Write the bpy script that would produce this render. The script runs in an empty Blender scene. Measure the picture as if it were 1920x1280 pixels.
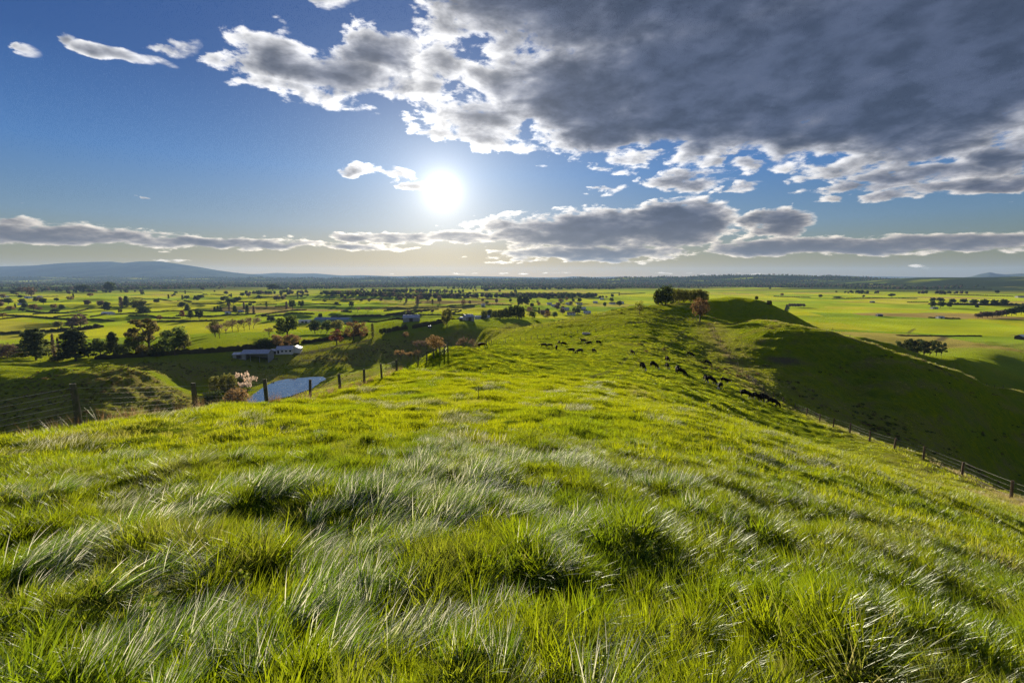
import bpy, bmesh, math, random
import numpy as np
from mathutils import Vector, Matrix, Euler

random.seed(7)
rng = np.random.default_rng(7)
sc = bpy.context.scene
COL = sc.collection
R = math.radians

# ------------------------------------------------------------------ camera
# x right, y away from the photographer, z up; the camera's lens is the origin of the site survey
LENS_PX = 853.0                      # focal length in pixels of the 1920 px wide photograph (16 mm on full frame)
PITCH = math.atan(0.1395)
CP, SP = math.cos(PITCH), math.sin(PITCH)
cam = bpy.data.cameras.new('camera')
cam.lens = 16.0
cam.sensor_width = 36.0
cam.clip_start = 0.05
cam.clip_end = 120000.0
cam_o = bpy.data.objects.new('camera', cam)
cam_o.location = (0, 0, 0)
cam_o.rotation_euler = (math.pi / 2 - PITCH, 0, 0)
COL.objects.link(cam_o)
sc.camera = cam_o

# ------------------------------------------------------------------ exposure
sc.view_settings.view_transform = 'Standard'
sc.view_settings.look = 'None'
sc.view_settings.gamma = 1.0
sc.view_settings.use_curve_mapping = False
EV = 1.0
sc.view_settings.exposure = EV
sc.cycles.use_denoising = True
sc.cycles.denoiser = 'OPENIMAGEDENOISE'
sc.cycles.denoising_input_passes = 'RGB_ALBEDO_NORMAL'
sc.cycles.denoising_prefilter = 'NONE'
sc.cycles.use_adaptive_sampling = True
sc.cycles.adaptive_threshold = 0.018
sc.cycles.adaptive_min_samples = 16
sc.cycles.max_bounces = 6
sc.cycles.diffuse_bounces = 2
sc.cycles.glossy_bounces = 2
sc.cycles.transmission_bounces = 1
sc.cycles.transparent_max_bounces = 6
sc.cycles.volume_bounces = 0
sc.cycles.caustics_reflective = False
sc.cycles.caustics_refractive = False
sc.cycles.sample_clamp_indirect = 4.0

# ------------------------------------------------------------------ sun and sky
SUN_EL = R(10.3)
SUN_AZ = R(-8.4)                     # measured from +y towards +x
SUN_DIR = Vector((math.sin(SUN_AZ) * math.cos(SUN_EL), math.cos(SUN_AZ) * math.cos(SUN_EL), math.sin(SUN_EL)))
sl = bpy.data.lights.new('sun', 'SUN')
sl.energy = 5.0
sl.angle = R(0.53)
sl.color = (1.0, 0.87, 0.66)
so = bpy.data.objects.new('sun', sl)
so.rotation_euler = SUN_DIR.to_track_quat('Z', 'Y').to_euler()
so.location = (0, 0, 50)
COL.objects.link(so)


class NT:
    """small helper round a node tree"""
    def __init__(self, tree):
        self.t = tree
        self.n = tree.nodes
        self.l = tree.links

    def node(self, typ, **kw):
        nd = self.n.new(typ)
        for k, v in kw.items():
            setattr(nd, k, v)
        return nd

    def _in(self, nd, i, v):
        if v is None:
            return
        if hasattr(v, 'is_output'):
            self.l.new(v, nd.inputs[i])
        else:
            nd.inputs[i].default_value = v

    def math(self, op, a, b=None, c=None, clamp=False):
        nd = self.node('ShaderNodeMath', operation=op, use_clamp=clamp)
        self._in(nd, 0, a); self._in(nd, 1, b); self._in(nd, 2, c)
        return nd.outputs[0]

    def vmath(self, op, a, b=None, out=0):
        nd = self.node('ShaderNodeVectorMath', operation=op)
        self._in(nd, 0, a); self._in(nd, 1, b)
        return nd.outputs[out]

    def scale(self, a, s):
        nd = self.node('ShaderNodeVectorMath', operation='SCALE')
        self._in(nd, 0, a); self._in(nd, 3, s)
        return nd.outputs[0]

    def comb(self, x, y, z):
        nd = self.node('ShaderNodeCombineXYZ')
        self._in(nd, 0, x); self._in(nd, 1, y); self._in(nd, 2, z)
        return nd.outputs[0]

    def sep(self, v):
        nd = self.node('ShaderNodeSeparateXYZ')
        self._in(nd, 0, v)
        return nd.outputs

    def smooth(self, v, a, b, lo=0.0, hi=1.0, typ='SMOOTHSTEP'):
        nd = self.node('ShaderNodeMapRange', interpolation_type=typ)
        self._in(nd, 0, v); self._in(nd, 1, a); self._in(nd, 2, b); self._in(nd, 3, lo); self._in(nd, 4, hi)
        return nd.outputs[0]

    def noise(self, vec, scale, detail=4.0, rough=0.5, out=0, dist=0.0, lac=2.0):
        nd = self.node('ShaderNodeTexNoise')
        self._in(nd, 'Vector', vec); self._in(nd, 'Scale', scale); self._in(nd, 'Detail', detail)
        self._in(nd, 'Roughness', rough); self._in(nd, 'Distortion', dist); self._in(nd, 'Lacunarity', lac)
        return nd.outputs[out]

    def mix(self, f, a, b, blend='MIX'):
        nd = self.node('ShaderNodeMix', data_type='RGBA', blend_type=blend)
        self._in(nd, 0, f)
        for i, v in ((6, a), (7, b)):
            if not hasattr(v, 'is_output') and len(v) == 3:
                v = (*v, 1.0)
            self._in(nd, i, v)
        return nd.outputs[2]

    def ramp(self, f, stops, interp='LINEAR'):
        nd = self.node('ShaderNodeValToRGB')
        self._in(nd, 0, f)
        cr = nd.color_ramp
        cr.interpolation = interp
        while len(cr.elements) < len(stops):
            cr.elements.new(0.5)
        for e, (p, c) in zip(cr.elements, stops):
            e.position = p
            e.color = (*c, 1.0) if len(c) == 3 else c
        return nd.outputs[0]


def px_dir(px, py):
    u, v = (px - 960) / LENS_PX, (640 - py) / LENS_PX
    return Vector((u, CP + v * SP, -SP + v * CP)).normalized()


def az_el(px, py):
    d = px_dir(px, py)
    return math.degrees(math.atan2(d.x, d.y)), math.degrees(math.asin(d.z))


# cloud bodies over the valley: (azimuth, elevation) centre and half sizes, surveyed from the photograph.
# px, py, half width px, half height px, weight
CLOUDS = [
    # the great dark bank over the ridge, running on overhead and to the right
    (1400, 140, 540, 130, 1.45), (1720, 130, 480, 150, 1.5), (1180, 185, 310, 85, 1.25), (900, 220, 150, 52, 0.90),
    (1250, 230, 360, 60, 0.95), (1560, 245, 330, 60, 0.95), (1880, 200, 300, 80, 1.1), (1300, -60, 560, 200, 1.25),
    (1900, -80, 600, 260, 1.5), (1000, 40, 140, 80, 1.0), (2300, 150, 420, 200, 1.3),
    # bright banks left of it
    (640, 140, 185, 55, 0.92), (540, 120, 150, 45, 0.85), (720, 100, 100, 45, 0.92), (560, 172, 130, 26, 0.72),
    (600, -15, 90, 35, 0.7), (320, 85, 75, 26, 0.60), (240, 105, 130, 17, 0.60), (130, 75, 45, 16, 0.55),
    (55, 95, 40, 14, 0.58), (500, 60, 70, 40, 0.5),
    # small one touching the sun
    (705, 323, 95, 13, 0.72), (790, 340, 60, 14, 0.7),
    # right middle layers
    (1760, 320, 240, 32, 0.80), (1800, 350, 300, 18, 0.85), (1900, 285, 130, 40, 0.85),
    (1280, 340, 100, 24, 0.82), (1390, 350, 60, 14, 0.66), (1150, 350, 42, 15, 0.66), (1225, 383, 36, 8, 0.55),
    (1000, 320, 34, 6, 0.50), (1470, 345, 22, 8, 0.5),
    # the long band above the horizon
    (130, 440, 320, 24, 0.95), (400, 455, 300, 17, 0.92), (30, 415, 180, 14, 0.70), (760, 447, 190, 14, 0.95), (850, 443, 100, 14, 0.95),
    (640, 462, 170, 10, 0.72),
    (1130, 432, 210, 36, 1.25), (1270, 418, 90, 38, 1.35), (1000, 415, 80, 18, 0.8), (1120, 475, 190, 20, 1.05),
    (1455, 418, 62, 30, 1.25), (1400, 432, 60, 8, 0.7), (1480, 462, 190, 21, 1.1), (1730, 458, 250, 20, 1.15), (1860, 447, 160, 13, 0.85),
    (1700, 499, 60, 7, 0.40), (1770, 503, 70, 5, 0.36), (310, 487, 90, 5, 0.38), (940, 492, 160, 6, 0.36), (-150, 440, 260, 26, 0.95), (2150, 450, 330, 22, 1.0),
    (30, 383, 22, 4, 0.5), (285, 366, 16, 3.5, 0.5), (1000, 512, 380, 4, 0.24), (1300, 512, 350, 4, 0.22),
]


def build_world():
    w = bpy.data.worlds.new('World')
    sc.world = w
    w.use_nodes = True
    T = NT(w.node_tree)
    T.n.clear()
    STR = 0.1
    K = 1.0 / (STR * 2 ** EV)        # picture value -> sky colour value
    sky = T.node('ShaderNodeTexSky', sky_type='NISHITA', sun_disc=False, sun_elevation=SUN_EL,
                 sun_rotation=SUN_AZ, altitude=150.0, air_density=1.0, dust_density=0.6, ozone_density=2.5)
    d = T.node('ShaderNodeTexCoord').outputs['Generated']
    x, y, z = T.sep(d)
    DEG = 180 / math.pi
    az = T.math('MULTIPLY', T.math('ARCTAN2', x, y), DEG)
    el = T.math('MULTIPLY', T.math('ARCSINE', z), DEG)
    cs = T.vmath('DOT_PRODUCT', d, tuple(SUN_DIR), out=1)
    ang = T.math('MULTIPLY', T.math('ARCCOSINE', T.math('MINIMUM', cs, 1.0)), DEG)
    # the camera's highlight roll-off for the bright sky: c / (1 + c * k)
    c = sky.outputs[0]
    c = T.vmath('MULTIPLY', c, (0.58, 0.86, 1.50))
    c = T.vmath('DIVIDE', c, T.vmath('ADD', T.scale(c, 0.16), (1, 1, 1)))
    # white balance of the clear air with height above the horizon (warm dusty air low down, deep blue overhead)
    tint = T.ramp(T.math('DIVIDE', T.math('MAXIMUM', el, 0.0), 40.0), [(0.0, (1.16, 0.66, 0.05)), (0.05, (1.14, 0.80, 0.26)), (0.15, (0.98, 1.02, 1.05)), (0.30, (0.64, 0.94, 1.36)), (0.50, (0.38, 0.60, 1.00)), (1.0, (0.30, 0.50, 0.88))])
    c = T.vmath('MULTIPLY', c, tint)
    SKY = T.scale(c, 0.50)
    # ---- clouds: a flat deck seen in perspective gives the noise, the surveyed bodies give the places
    zz = T.math('ADD', T.math('MAXIMUM', z, 0.0), 0.28)
    pl = T.comb(T.math('DIVIDE', x, zz), T.math('DIVIDE', y, zz), T.math('MULTIPLY', z, 1.5))
    n_big = T.noise(pl, 4.0, 2.0, 0.5)
    n_fine = T.noise(pl, 9.0, 7.0, 0.58, dist=0.15)
    to = T.vmath('NORMALIZE', T.vmath('SUBTRACT', tuple(SUN_DIR), d))
    n_off = T.noise(T.vmath('ADD', pl, T.scale(to, 0.03)), 9.0, 4.0, 0.55, dist=0.15)
    amp = T.smooth(el, 0.0, 25.0, 1.2, 9.0, 'LINEAR')
    n0 = T.math('SUBTRACT', n_fine, 0.5)
    wv = T.math('MULTIPLY', n0, amp)
    w2 = T.math('MULTIPLY', T.math('SUBTRACT', n_big, 0.5), amp)
    q = T.comb(T.math('ADD', az, T.math('ADD', wv, w2)), T.math('MULTIPLY_ADD', w2, 0.5, el), 0.0)
    m = None
    for (px, py, hw, hh, wt) in CLOUDS:
        a0, e0 = az_el(px, py)
        al, _ = az_el(px - hw, py); ar, _ = az_el(px + hw, py)
        _, eb = az_el(px, py + hh); _, et = az_el(px, py - hh)
        dx, dy = abs(ar - al) / 2 * 1.12, abs(et - eb) / 2 * (1.12 if hh > 35 or py < 380 else 0.92)
        nd = T.node('ShaderNodeVectorMath', operation='MULTIPLY_ADD')
        T.l.new(q, nd.inputs[0])
        nd.inputs[1].default_value = (1 / dx, 1 / dy, 0)
        nd.inputs[2].default_value = (-a0 / dx, -e0 / dy, 0)
        ln = T.vmath('DOT_PRODUCT', nd.outputs[0], nd.outputs[0], out=1)
        v = T.math('MULTIPLY_ADD', ln, -0.8, wt)
        m = v if m is None else T.math('MAXIMUM', m, v)
    # elsewhere (out of the frame) the same broken cumulus sky goes on
    away = T.math('MAXIMUM', T.smooth(T.math('ABSOLUTE', az), 62.0, 85.0), T.smooth(el, 38.0, 55.0))
    gen = T.math('MULTIPLY', away, T.math('MULTIPLY_ADD', n_big, 3.0, -1.35))
    gen = T.math('ADD', gen, T.math('MULTIPLY_ADD', away, 0.9, -0.9))
    m = T.math('MAXIMUM', T.math('MAXIMUM', m, gen), -1.2)
    base = T.math('MULTIPLY_ADD', T.math('SUBTRACT', n_big, 0.5), 0.9, T.math('SUBTRACT', m, 0.28))
    d0 = T.math('MULTIPLY_ADD', n0, 2.5, base)
    d1 = T.math('MULTIPLY_ADD', T.math('SUBTRACT', n_off, 0.5), 2.1, base)
    alpha = T.smooth(d0, -0.02, 0.34)
    body = T.math('MULTIPLY_ADD', T.math('SUBTRACT', n_off, 0.5), 1.15, T.math('SUBTRACT', base, 0.02))
    thick = T.math('MULTIPLY', T.math('MAXIMUM', body, 0.0), 1.5)
    tr = T.math('POWER', 2.718, T.math('MULTIPLY', T.math('POWER', thick, 1.6), -3.0))
    near = T.math('POWER', 2.718, T.math('MULTIPLY', ang, -1 / 16.0))
    lit = T.math('MULTIPLY', tr, T.math('MULTIPLY_ADD', near, 1.6, 0.80))
    warm = T.smooth(el, 0.0, 14.0)
    litc = T.mix(warm, (1.0 * K, 0.86 * K, 0.64 * K), (1.0 * K, 0.97 * K, 0.92 * K))
    dark = T.mix(T.smooth(n_off, 0.35, 0.7), (0.085 * K, 0.115 * K, 0.200 * K), (0.045 * K, 0.066 * K, 0.120 * K))
    dark = T.mix(T.smooth(el, 10.0, 2.0), dark, (0.105 * K, 0.102 * K, 0.120 * K))
    cl = T.vmath('ADD', T.scale(litc, lit), dark)
    col = T.mix(alpha, SKY, cl)
    # bright air round the sun and the sun itself (the lamp gives its light)
    core = T.math('DIVIDE', 2.0, T.math('ADD', T.math('POWER', T.math('DIVIDE', ang, 1.05), 1.9), 1.0))
    halo = T.math('MULTIPLY', T.math('POWER', 2.718, T.math('MULTIPLY', ang, -1 / 6.5)), 0.52)
    gl = T.math('ADD', core, halo)
    col = T.vmath('ADD', col, T.scale((1.0 * K, 0.93 * K, 0.80 * K), gl))
    bg = T.node('ShaderNodeBackground')
    T.l.new(col, bg.inputs[0])
    bg.inputs[1].default_value = STR
    out = T.node('ShaderNodeOutputWorld')
    T.l.new(bg.outputs[0], out.inputs[0])
    w.cycles.sampling_method = 'NONE'


build_world()

# ------------------------------------------------------------------ the lie of the land
PLAIN = -58.0


def P(px, py, d):
    """a surveyed point: seen at photo pixel (px, py), d metres ahead"""
    u, v = (px - 960) / LENS_PX, (640 - py) / LENS_PX
    z = d * (v * CP - SP) / (CP + v * SP)
    return (u * (d * CP - z * SP), d, z)


def H(px, d, z):
    """a point out of sight: in the photo column px, d metres ahead, at height z"""
    return ((px - 960) / LENS_PX * (d * CP - z * SP), d, z)


def to_px(x, y, z):
    F = y * CP - z * SP
    return 960 + LENS_PX * x / F, 640 - LENS_PX * (y * SP + z * CP) / F


SURVEY = [
    # the hill top underfoot
    (0, 0, -1.72), P(960, 1280, 1.81), P(960, 1100, 2.8), P(960, 900, 5.6), P(960, 800, 11.2), P(960, 740, 25), P(960, 700, 45), P(960, 670, 75),
    P(400, 1280, 1.85), P(400, 1000, 3.7), P(0, 1280, 1.95), P(0, 1000, 4.0), P(300, 850, 8.2), P(100, 900, 5.8), P(560, 762, 20), P(700, 722, 33), P(800, 692, 50), P(850, 665, 74), P(905, 649, 96),
    P(1500, 1280, 1.95), P(1920, 1280, 2.3), P(1500, 1100, 3.4), P(1500, 900, 9), P(1850, 1000, 9.5), P(1700, 900, 20), P(1400, 800, 22), P(1300, 740, 45), P(1200, 700, 65), P(1290, 698, 80), P(1150, 660, 100),
    P(1420, 742, 72), P(1350, 715, 80), P(1050, 655, 104), P(1536, 832, 45), P(1536, 872, 28), P(1700, 872, 35), P(1630, 856, 37), P(1803, 922, 27), P(1450, 792, 50), P(1450, 850, 26), P(1350, 762, 48), P(1600, 880, 26),
    (0, -6, -2.4), (-18, -15, -6), (18, -15, -9), (0, -40, -13), (-70, -50, -40), (70, -50, -42), (0, -120, -45), (0, -300, -57), (-200, -200, -57), (200, -200, -57), (-25, 0, -10), (30, 0, -18),
    # left brow with its fence
    P(-150, 850, 9.5), P(0, 828, 10.5), P(150, 802, 12), P(260, 788, 15), P(370, 773, 18.5), P(500, 760, 20.5), P(582, 750, 25), P(640, 730, 29), P(683, 716, 34), P(744, 698, 45), P(800, 676, 57), P(838, 660, 72),
    # right brow with its fence
    P(2050, 1000, 21), P(1895, 930, 29), P(1803, 886, 39), P(1731, 856, 47), P(1676, 838, 51), P(1630, 824, 56), P(1593, 807, 62), P(1536, 790, 68), P(1450, 745, 83), P(1380, 690, 115), P(1345, 640, 150), P(1330, 607, 188),
    # the saddle and the far knoll
    P(1100, 622, 150), P(1250, 602, 185), P(1000, 640, 125), P(940, 648, 112), P(1200, 640, 125), P(1280, 640, 140),
    P(1080, 598, 228), P(1000, 612, 213), P(900, 626, 200), P(950, 620, 206), P(925, 640, 135), P(960, 634, 150), P(1040, 606, 222), P(1140, 585, 235), P(1180, 576, 240), P(1230, 571, 245), P(1270, 566, 252), P(1310, 562, 260), P(1370, 557, 270), P(1420, 563, 263), P(1450, 573, 256),
    P(1290, 585, 225), P(1330, 590, 215), P(1365, 593, 236), P(1420, 595, 232),
    H(1080, 290, -34), H(1000, 270, -36), H(900, 250, -38), H(1180, 310, -30), H(1300, 330, -26), H(1400, 335, -28), H(1250, 420, -54), H(1400, 430, -56), H(1100, 400, -52),
    # the near spur running down to the right, its shaded side towards us
    P(1420, 600, 170), P(1500, 611, 150), P(1560, 623, 142), P(1620, 641, 139), P(1681, 662, 138), P(1737, 678, 141), P(1800, 698, 147), P(1920, 737, 157), P(2150, 805, 170),
    P(1420, 716, 97), P(1500, 754, 95), P(1560, 784, 92), P(1680, 818, 95), P(1800, 858, 100), P(1920, 893, 112), H(2150, 120, -57),
    H(1680, 72, -30.5), H(1800, 68, -34), H(1920, 65, -38), H(1560, 78, -27), H(2150, 60, -42),
    P(1460, 680, 122), P(1600, 730, 118),
    # the second spur, the right flank of the knoll
    P(1480, 585, 250), P(1540, 616, 240), P(1620, 634, 236), P(1681, 648, 236), P(1794, 675, 236), P(1920, 719, 232),
    H(1480, 215, -23.5), H(1540, 200, -34), H(1620, 195, -42), H(1681, 195, -47), H(1794, 200, -53), H(1920, 200, -58),
    H(1480, 320, -45), H(1540, 300, -54), H(1700, 300, -57), H(1920, 290, -59),
    # steep ground falling away behind the left brow
    H(0, 24, -15), H(150, 26, -14), H(150, 60, -34), H(370, 42, -19), H(370, 90, -42), H(640, 58, -20), H(640, 110, -40), H(800, 90, -22), H(800, 150, -42), H(880, 135, -23), H(880, 190, -38), H(0, 80, -44), H(-300, 60, -40), H(500, 60, -25), H(500, 120, -46),
    # the gully, the mound and the pond hollow on the left
    P(0, 815, 135), P(150, 795, 140), P(300, 765, 165), P(390, 768, 165), P(0, 760, 158), P(100, 748, 158), P(200, 762, 152),
    P(0, 695, 188), P(100, 692, 188), P(200, 688, 190), P(250, 692, 192), P(290, 715, 182), P(315, 748, 172), H(-250, 190, -40),
    H(100, 225, -46), H(220, 235, -48), P(50, 676, 262), P(150, 680, 258), P(-200, 680, 260),
    P(250, 672, 275), P(350, 672, 262), P(440, 670, 270), P(480, 673, 274), P(540, 668, 284), P(350, 722, 232), P(430, 715, 236), P(480, 691, 262), P(520, 705, 252),
    H(470, 196, -54.8), H(540, 215, -56.0), H(590, 238, -55.2), H(500, 235, -55), P(610, 705, 250), P(560, 744, 190), P(600, 727, 206), P(650, 703, 228), P(700, 692, 240), P(450, 765, 180),
    P(680, 690, 276), P(640, 677, 283), P(750, 668, 305), P(820, 650, 330), P(700, 652, 307), P(640, 650, 314), P(590, 660, 300),
    P(720, 634, 335), P(750, 627, 346), P(800, 618, 358), P(870, 608, 374), P(950, 605, 388), P(1000, 602, 402), H(900, 345, -49),
    # the terraces beyond
    P(850, 600, 480), P(630, 602, 610), P(630, 625, 420), P(450, 622, 440), P(300, 628, 430), P(100, 640, 370), P(100, 600, 600), P(960, 590, 560), P(1080, 590, 560), H(-300, 400, -54), H(-300, 800, -58),
    H(1600, 420, -58), H(1800, 420, -58), P(1850, 655, 350), H(2200, 400, -58), H(1300, 600, -58), H(700, 800, -58), H(1500, 700, -58), H(2200, 800, -58), H(1000, 800, -58), H(200, 800, -58),
]
_S = np.array(SURVEY, float)


def warp(xy):
    r = np.hypot(xy[:, 0], xy[:, 1])
    k = np.where(r > 1e-6, 20 * np.arcsinh(r / 20) / np.maximum(r, 1e-6), 1.0)
    return xy * k[:, None]


_W = warp(_S[:, :2])


def _kern(d2):
    return np.where(d2 > 1e-12, 0.5 * d2 * np.log(np.maximum(d2, 1e-12)), 0.0)


def _solve():
    n = len(_W)
    D = ((_W[:, None, :] - _W[None, :, :]) ** 2).sum(2)
    K = _kern(D) + np.eye(n) * 0.35
    Q = np.hstack([np.ones((n, 1)), _W])
    A = np.zeros((n + 3, n + 3))
    A[:n, :n] = K; A[:n, n:] = Q; A[n:, :n] = Q.T
    b = np.zeros(n + 3); b[:n] = _S[:, 2]
    return np.linalg.solve(A, b)


_C = _solve()


def tps(xy):
    w = warp(xy)
    out = np.empty(len(w))
    n = len(_W)
    for i in range(0, len(w), 20000):
        c = w[i:i + 20000]
        D = ((c[:, None, 0] - _W[None, :, 0]) ** 2 + (c[:, None, 1] - _W[None, :, 1]) ** 2)
        out[i:i + 20000] = _kern(D) @ _C[:n] + _C[n] + c @ _C[n + 1:]
    return out


_perm = np.random.default_rng(3).permutation(512)
_grad = np.random.default_rng(4).uniform(0, 2 * math.pi, 512)
_gx, _gy = np.cos(_grad), np.sin(_grad)


def perlin(x, y):
    xi = np.floor(x).astype(np.int64); yi = np.floor(y).astype(np.int64)
    xf = x - xi; yf = y - yi
    u = xf * xf * xf * (xf * (xf * 6 - 15) + 10); v = yf * yf * yf * (yf * (yf * 6 - 15) + 10)

    def g(ix, iy, fx, fy):
        h = _perm[(_perm[ix & 511] + iy) & 511]
        return _gx[h] * fx + _gy[h] * fy
    a = g(xi, yi, xf, yf); b = g(xi + 1, yi, xf - 1, yf)
    c = g(xi, yi + 1, xf, yf - 1); d = g(xi + 1, yi + 1, xf - 1, yf - 1)
    return 1.4 * ((a + u * (b - a)) * (1 - v) + (c + u * (d - c)) * v)


def sstep(a, b, x):
    t = np.clip((x - a) / (b - a), 0, 1)
    return t * t * (3 - 2 * t)


def gauss(x, y, cx, cy, sx, sy, rot=0.0):
    c, s = math.cos(rot), math.sin(rot)
    dx, dy = x - cx, y - cy
    a, b = dx * c + dy * s, -dx * s + dy * c
    return np.exp(-0.5 * ((a / sx) ** 2 + (b / sy) ** 2))


def plain_z(x, y):
    r = np.hypot(x, y)
    n = perlin(x / 420 + 7.3, y / 300 + 2.1)
    # old river terraces: flat steps with short steep scarps
    n2 = perlin(x / 260 + 31.3, y / 210 + 12.7) + 0.4 * perlin(x / 90, y / 80)
    t = sstep(-0.06, 0.06, n2) * 4.2 + sstep(0.32, 0.42, n2) * 3.4
    amp = 1 - sstep(1300, 2600, r)
    left = sstep(100, -250, x)                       # the right hand plain is a flat flood plain
    z = PLAIN - 2.2 + 1.6 * n + t * amp * (0.15 + 0.85 * left)
    # rolling hills on the right hand skyline and low downs far ahead
    hz = 0
    for (px, d, h, sx, sy, rot) in HILLS:
        cx, cy, _ = H(px, d, 0)
        hz = hz + h * gauss(x, y, cx, cy, sx, sy, rot)
    z = z + hz * (1 + 0.35 * perlin(x / 380, y / 500))
    return z


HILLS = [(1740, 3300, 34, 260, 380, 0.2), (1690, 3700, 14, 420, 350, 0.0), (1850, 3600, 34, 330, 420, 0.1), (1960, 3100, 34, 300, 420, 0.3), (1640, 4400, 24, 600, 400, 0.1),
         (1560, 5200, 40, 900, 420, 0.0), (1450, 5600, 36, 1000, 400, 0.0), (1330, 5200, 34, 900, 420, 0.0), (2150, 3400, 40, 500, 500, 0.0), (1200, 5800, 30, 900, 400, 0.0), (1050, 6300, 30, 1000, 400, 0.0),
         (850, 7000, 34, 1300, 500, 0.0), (640, 7000, 36, 1300, 500, 0.0), (400, 7500, 40, 1500, 500, 0.0), (150, 7500, 40, 1500, 500, 0.0), (-100, 7500, 40, 1500, 500, 0.0)]


def height(x, y, fine=True):
    x = np.atleast_1d(np.asarray(x, float)); y = np.atleast_1d(np.asarray(y, float))
    r = np.hypot(x, y)
    z = plain_z(x, y)
    near = r < 760
    if near.any():
        t = tps(np.stack([x[near], y[near]], 1))
        w = 1 - sstep(430, 750, r[near])
        z[near] = z[near] * (1 - w) + t * w
    if fine:
        rr = r
        # sheep tracks, slumps and tussocks
        f1 = (1 - sstep(300, 700, rr)) * sstep(15, 60, rr)
        z = z + f1 * (0.55 * perlin(x / 19 + 3, y / 19 + 9) + 0.28 * perlin(x / 7.3, y / 7.3 + 4))
        f2 = (1 - sstep(160, 330, rr)) * sstep(3, 25, rr)
        tus = np.maximum(perlin(x / 2.3 + 11, y / 2.3 + 5), -0.15)
        z = z + f2 * (0.28 * tus + 0.10 * perlin(x / 0.95, y / 0.95))
        f3 = 1 - sstep(10, 30, rr)
        z = z + f3 * sstep(0.3, 1.2, rr) * (0.15 * perlin(x / 1.05 + 2, y / 1.05) + 0.06 * perlin(x / 0.42, y / 0.42))
    # terracettes: narrow stock paths contouring the steep slopes
    steep = np.clip(gauss(x, y, 130, 118, 70, 26, -0.1) * 1.4 + gauss(x, y, 140, 222, 90, 18, 0) + gauss(x, y, -60, 322, 80, 22, 0.5) * 1.2 + gauss(x, y, -150, 168, 60, 22, 0.0), 0, 1)
    z = z + steep * 0.17 * np.sin(z * 3.6 + 2.2 * perlin(x / 26, y / 26))
    # rough broken banks round the gully on the left
    rough = gauss(x, y, -140, 178, 50, 22, 0.0) + 0.8 * gauss(x, y, -120, 165, 30, 18)
    z = z + np.clip(rough, 0, 1) * (1.6 * perlin(x / 9 + 1.7, y / 9) + 0.8 * perlin(x / 3.6, y / 3.6))
    z = z + 1.6 * gauss(x, y, 430, 400, 60, 16, 0.2) * perlin(x / 14, y / 14)
    return z


def hz(x, y):
    return float(height(x, y)[0])


def ground_at(px, py, dmin=3.0, dmax=9000.0):
    """walk along the line of sight of a photo pixel until it meets the land"""
    d = px_dir(px, py)
    ts = np.geomspace(dmin, dmax, 900) / d.y
    xs, ys, zs = d.x * ts, d.y * ts, d.z * ts
    g = height(xs, ys)
    below = np.nonzero(zs < g)[0]
    if len(below) == 0:
        i = len(ts) - 1
        return xs[i], ys[i], g[i]
    i = below[0]
    if i == 0:
        return xs[0], ys[0], g[0]
    a = (zs[i - 1] - g[i - 1]); b = (g[i] - zs[i])
    t = ts[i - 1] + (ts[i] - ts[i - 1]) * a / max(a + b, 1e-9)
    x, y = d.x * t, d.y * t
    return x, y, hz(x, y)


def new_mesh(name, verts, faces, mat=None, smooth=False):
    me = bpy.data.meshes.new(name)
    me.from_pydata([tuple(v) for v in verts], [], [tuple(f) for f in faces])
    if smooth:
        me.polygons.foreach_set('use_smooth', [True] * len(me.polygons))
    if mat:
        me.materials.append(mat)
    me.update()
    return me


def fast_mesh(name, V, F, mat=None, smooth=True):
    """V (n,3) float array, F (m,k) int array, all faces of one size"""
    me = bpy.data.meshes.new(name)
    V = np.ascontiguousarray(V, np.float32); F = np.ascontiguousarray(F, np.int32)
    k = F.shape[1]
    me.vertices.add(len(V)); me.vertices.foreach_set('co', V.ravel())
    me.loops.add(F.size); me.loops.foreach_set('vertex_index', F.ravel())
    me.polygons.add(len(F))
    me.polygons.foreach_set('loop_start', np.arange(0, F.size, k, dtype=np.int32))
    me.polygons.foreach_set('use_smooth', np.full(len(F), smooth, dtype=bool))
    if mat:
        me.materials.append(mat)
    me.update(calc_edges=True)
    return me


def link(name, data, parent=None, loc=None, rz=None, scale=None):
    o = bpy.data.objects.new(name, data)
    COL.objects.link(o)
    if parent:
        o.parent = parent
    if loc is not None:
        o.location = loc
    if rz is not None:
        o.rotation_euler = (0, 0, rz)
    if scale is not None:
        o.scale = (scale,) * 3 if not hasattr(scale, '__len__') else scale
    return o


def tag(o, label=None, cat=None, group=None, kind=None):
    if label: o['label'] = label
    if cat: o['category'] = cat
    if group: o['group'] = group
    if kind: o['kind'] = kind
    return o


def build_ground(mat):
    fa = np.radians(np.linspace(-66, 66, 760))
    back = np.radians(np.linspace(66, 294, 70)[1:-1])
    az = np.concatenate([fa, back])
    r1 = np.geomspace(0.6, 300, 800)
    r2 = np.geomspace(300, 20000, 305)[1:]
    r = np.concatenate([[0.02], r1, r2])
    A, Rr = np.meshgrid(az, r, indexing='ij')
    X = (np.sin(A) * Rr).ravel(); Y = (np.cos(A) * Rr).ravel()
    Z = height(X, Y)
    nA, nR = len(az), len(r)
    idx = np.arange(nA * nR).reshape(nA, nR)
    nxt = np.roll(idx, -1, axis=0)
    F = np.stack([idx[:, :-1], idx[:, 1:], nxt[:, 1:], nxt[:, :-1]], -1).reshape(-1, 4)
    me = fast_mesh('ground', np.stack([X, Y, Z], 1), F, mat)
    o = link('ground', me)
    tag(o, kind='structure')
    return o

# ------------------------------------------------------------------ materials
def material(name):
    m = bpy.data.materials.new(name)
    m.use_nodes = True
    T = NT(m.node_tree)
    T.n.clear()
    return m, T


def out(T, sh):
    o = T.node('ShaderNodeOutputMaterial')
    T.l.new(sh, o.inputs[0])


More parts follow.
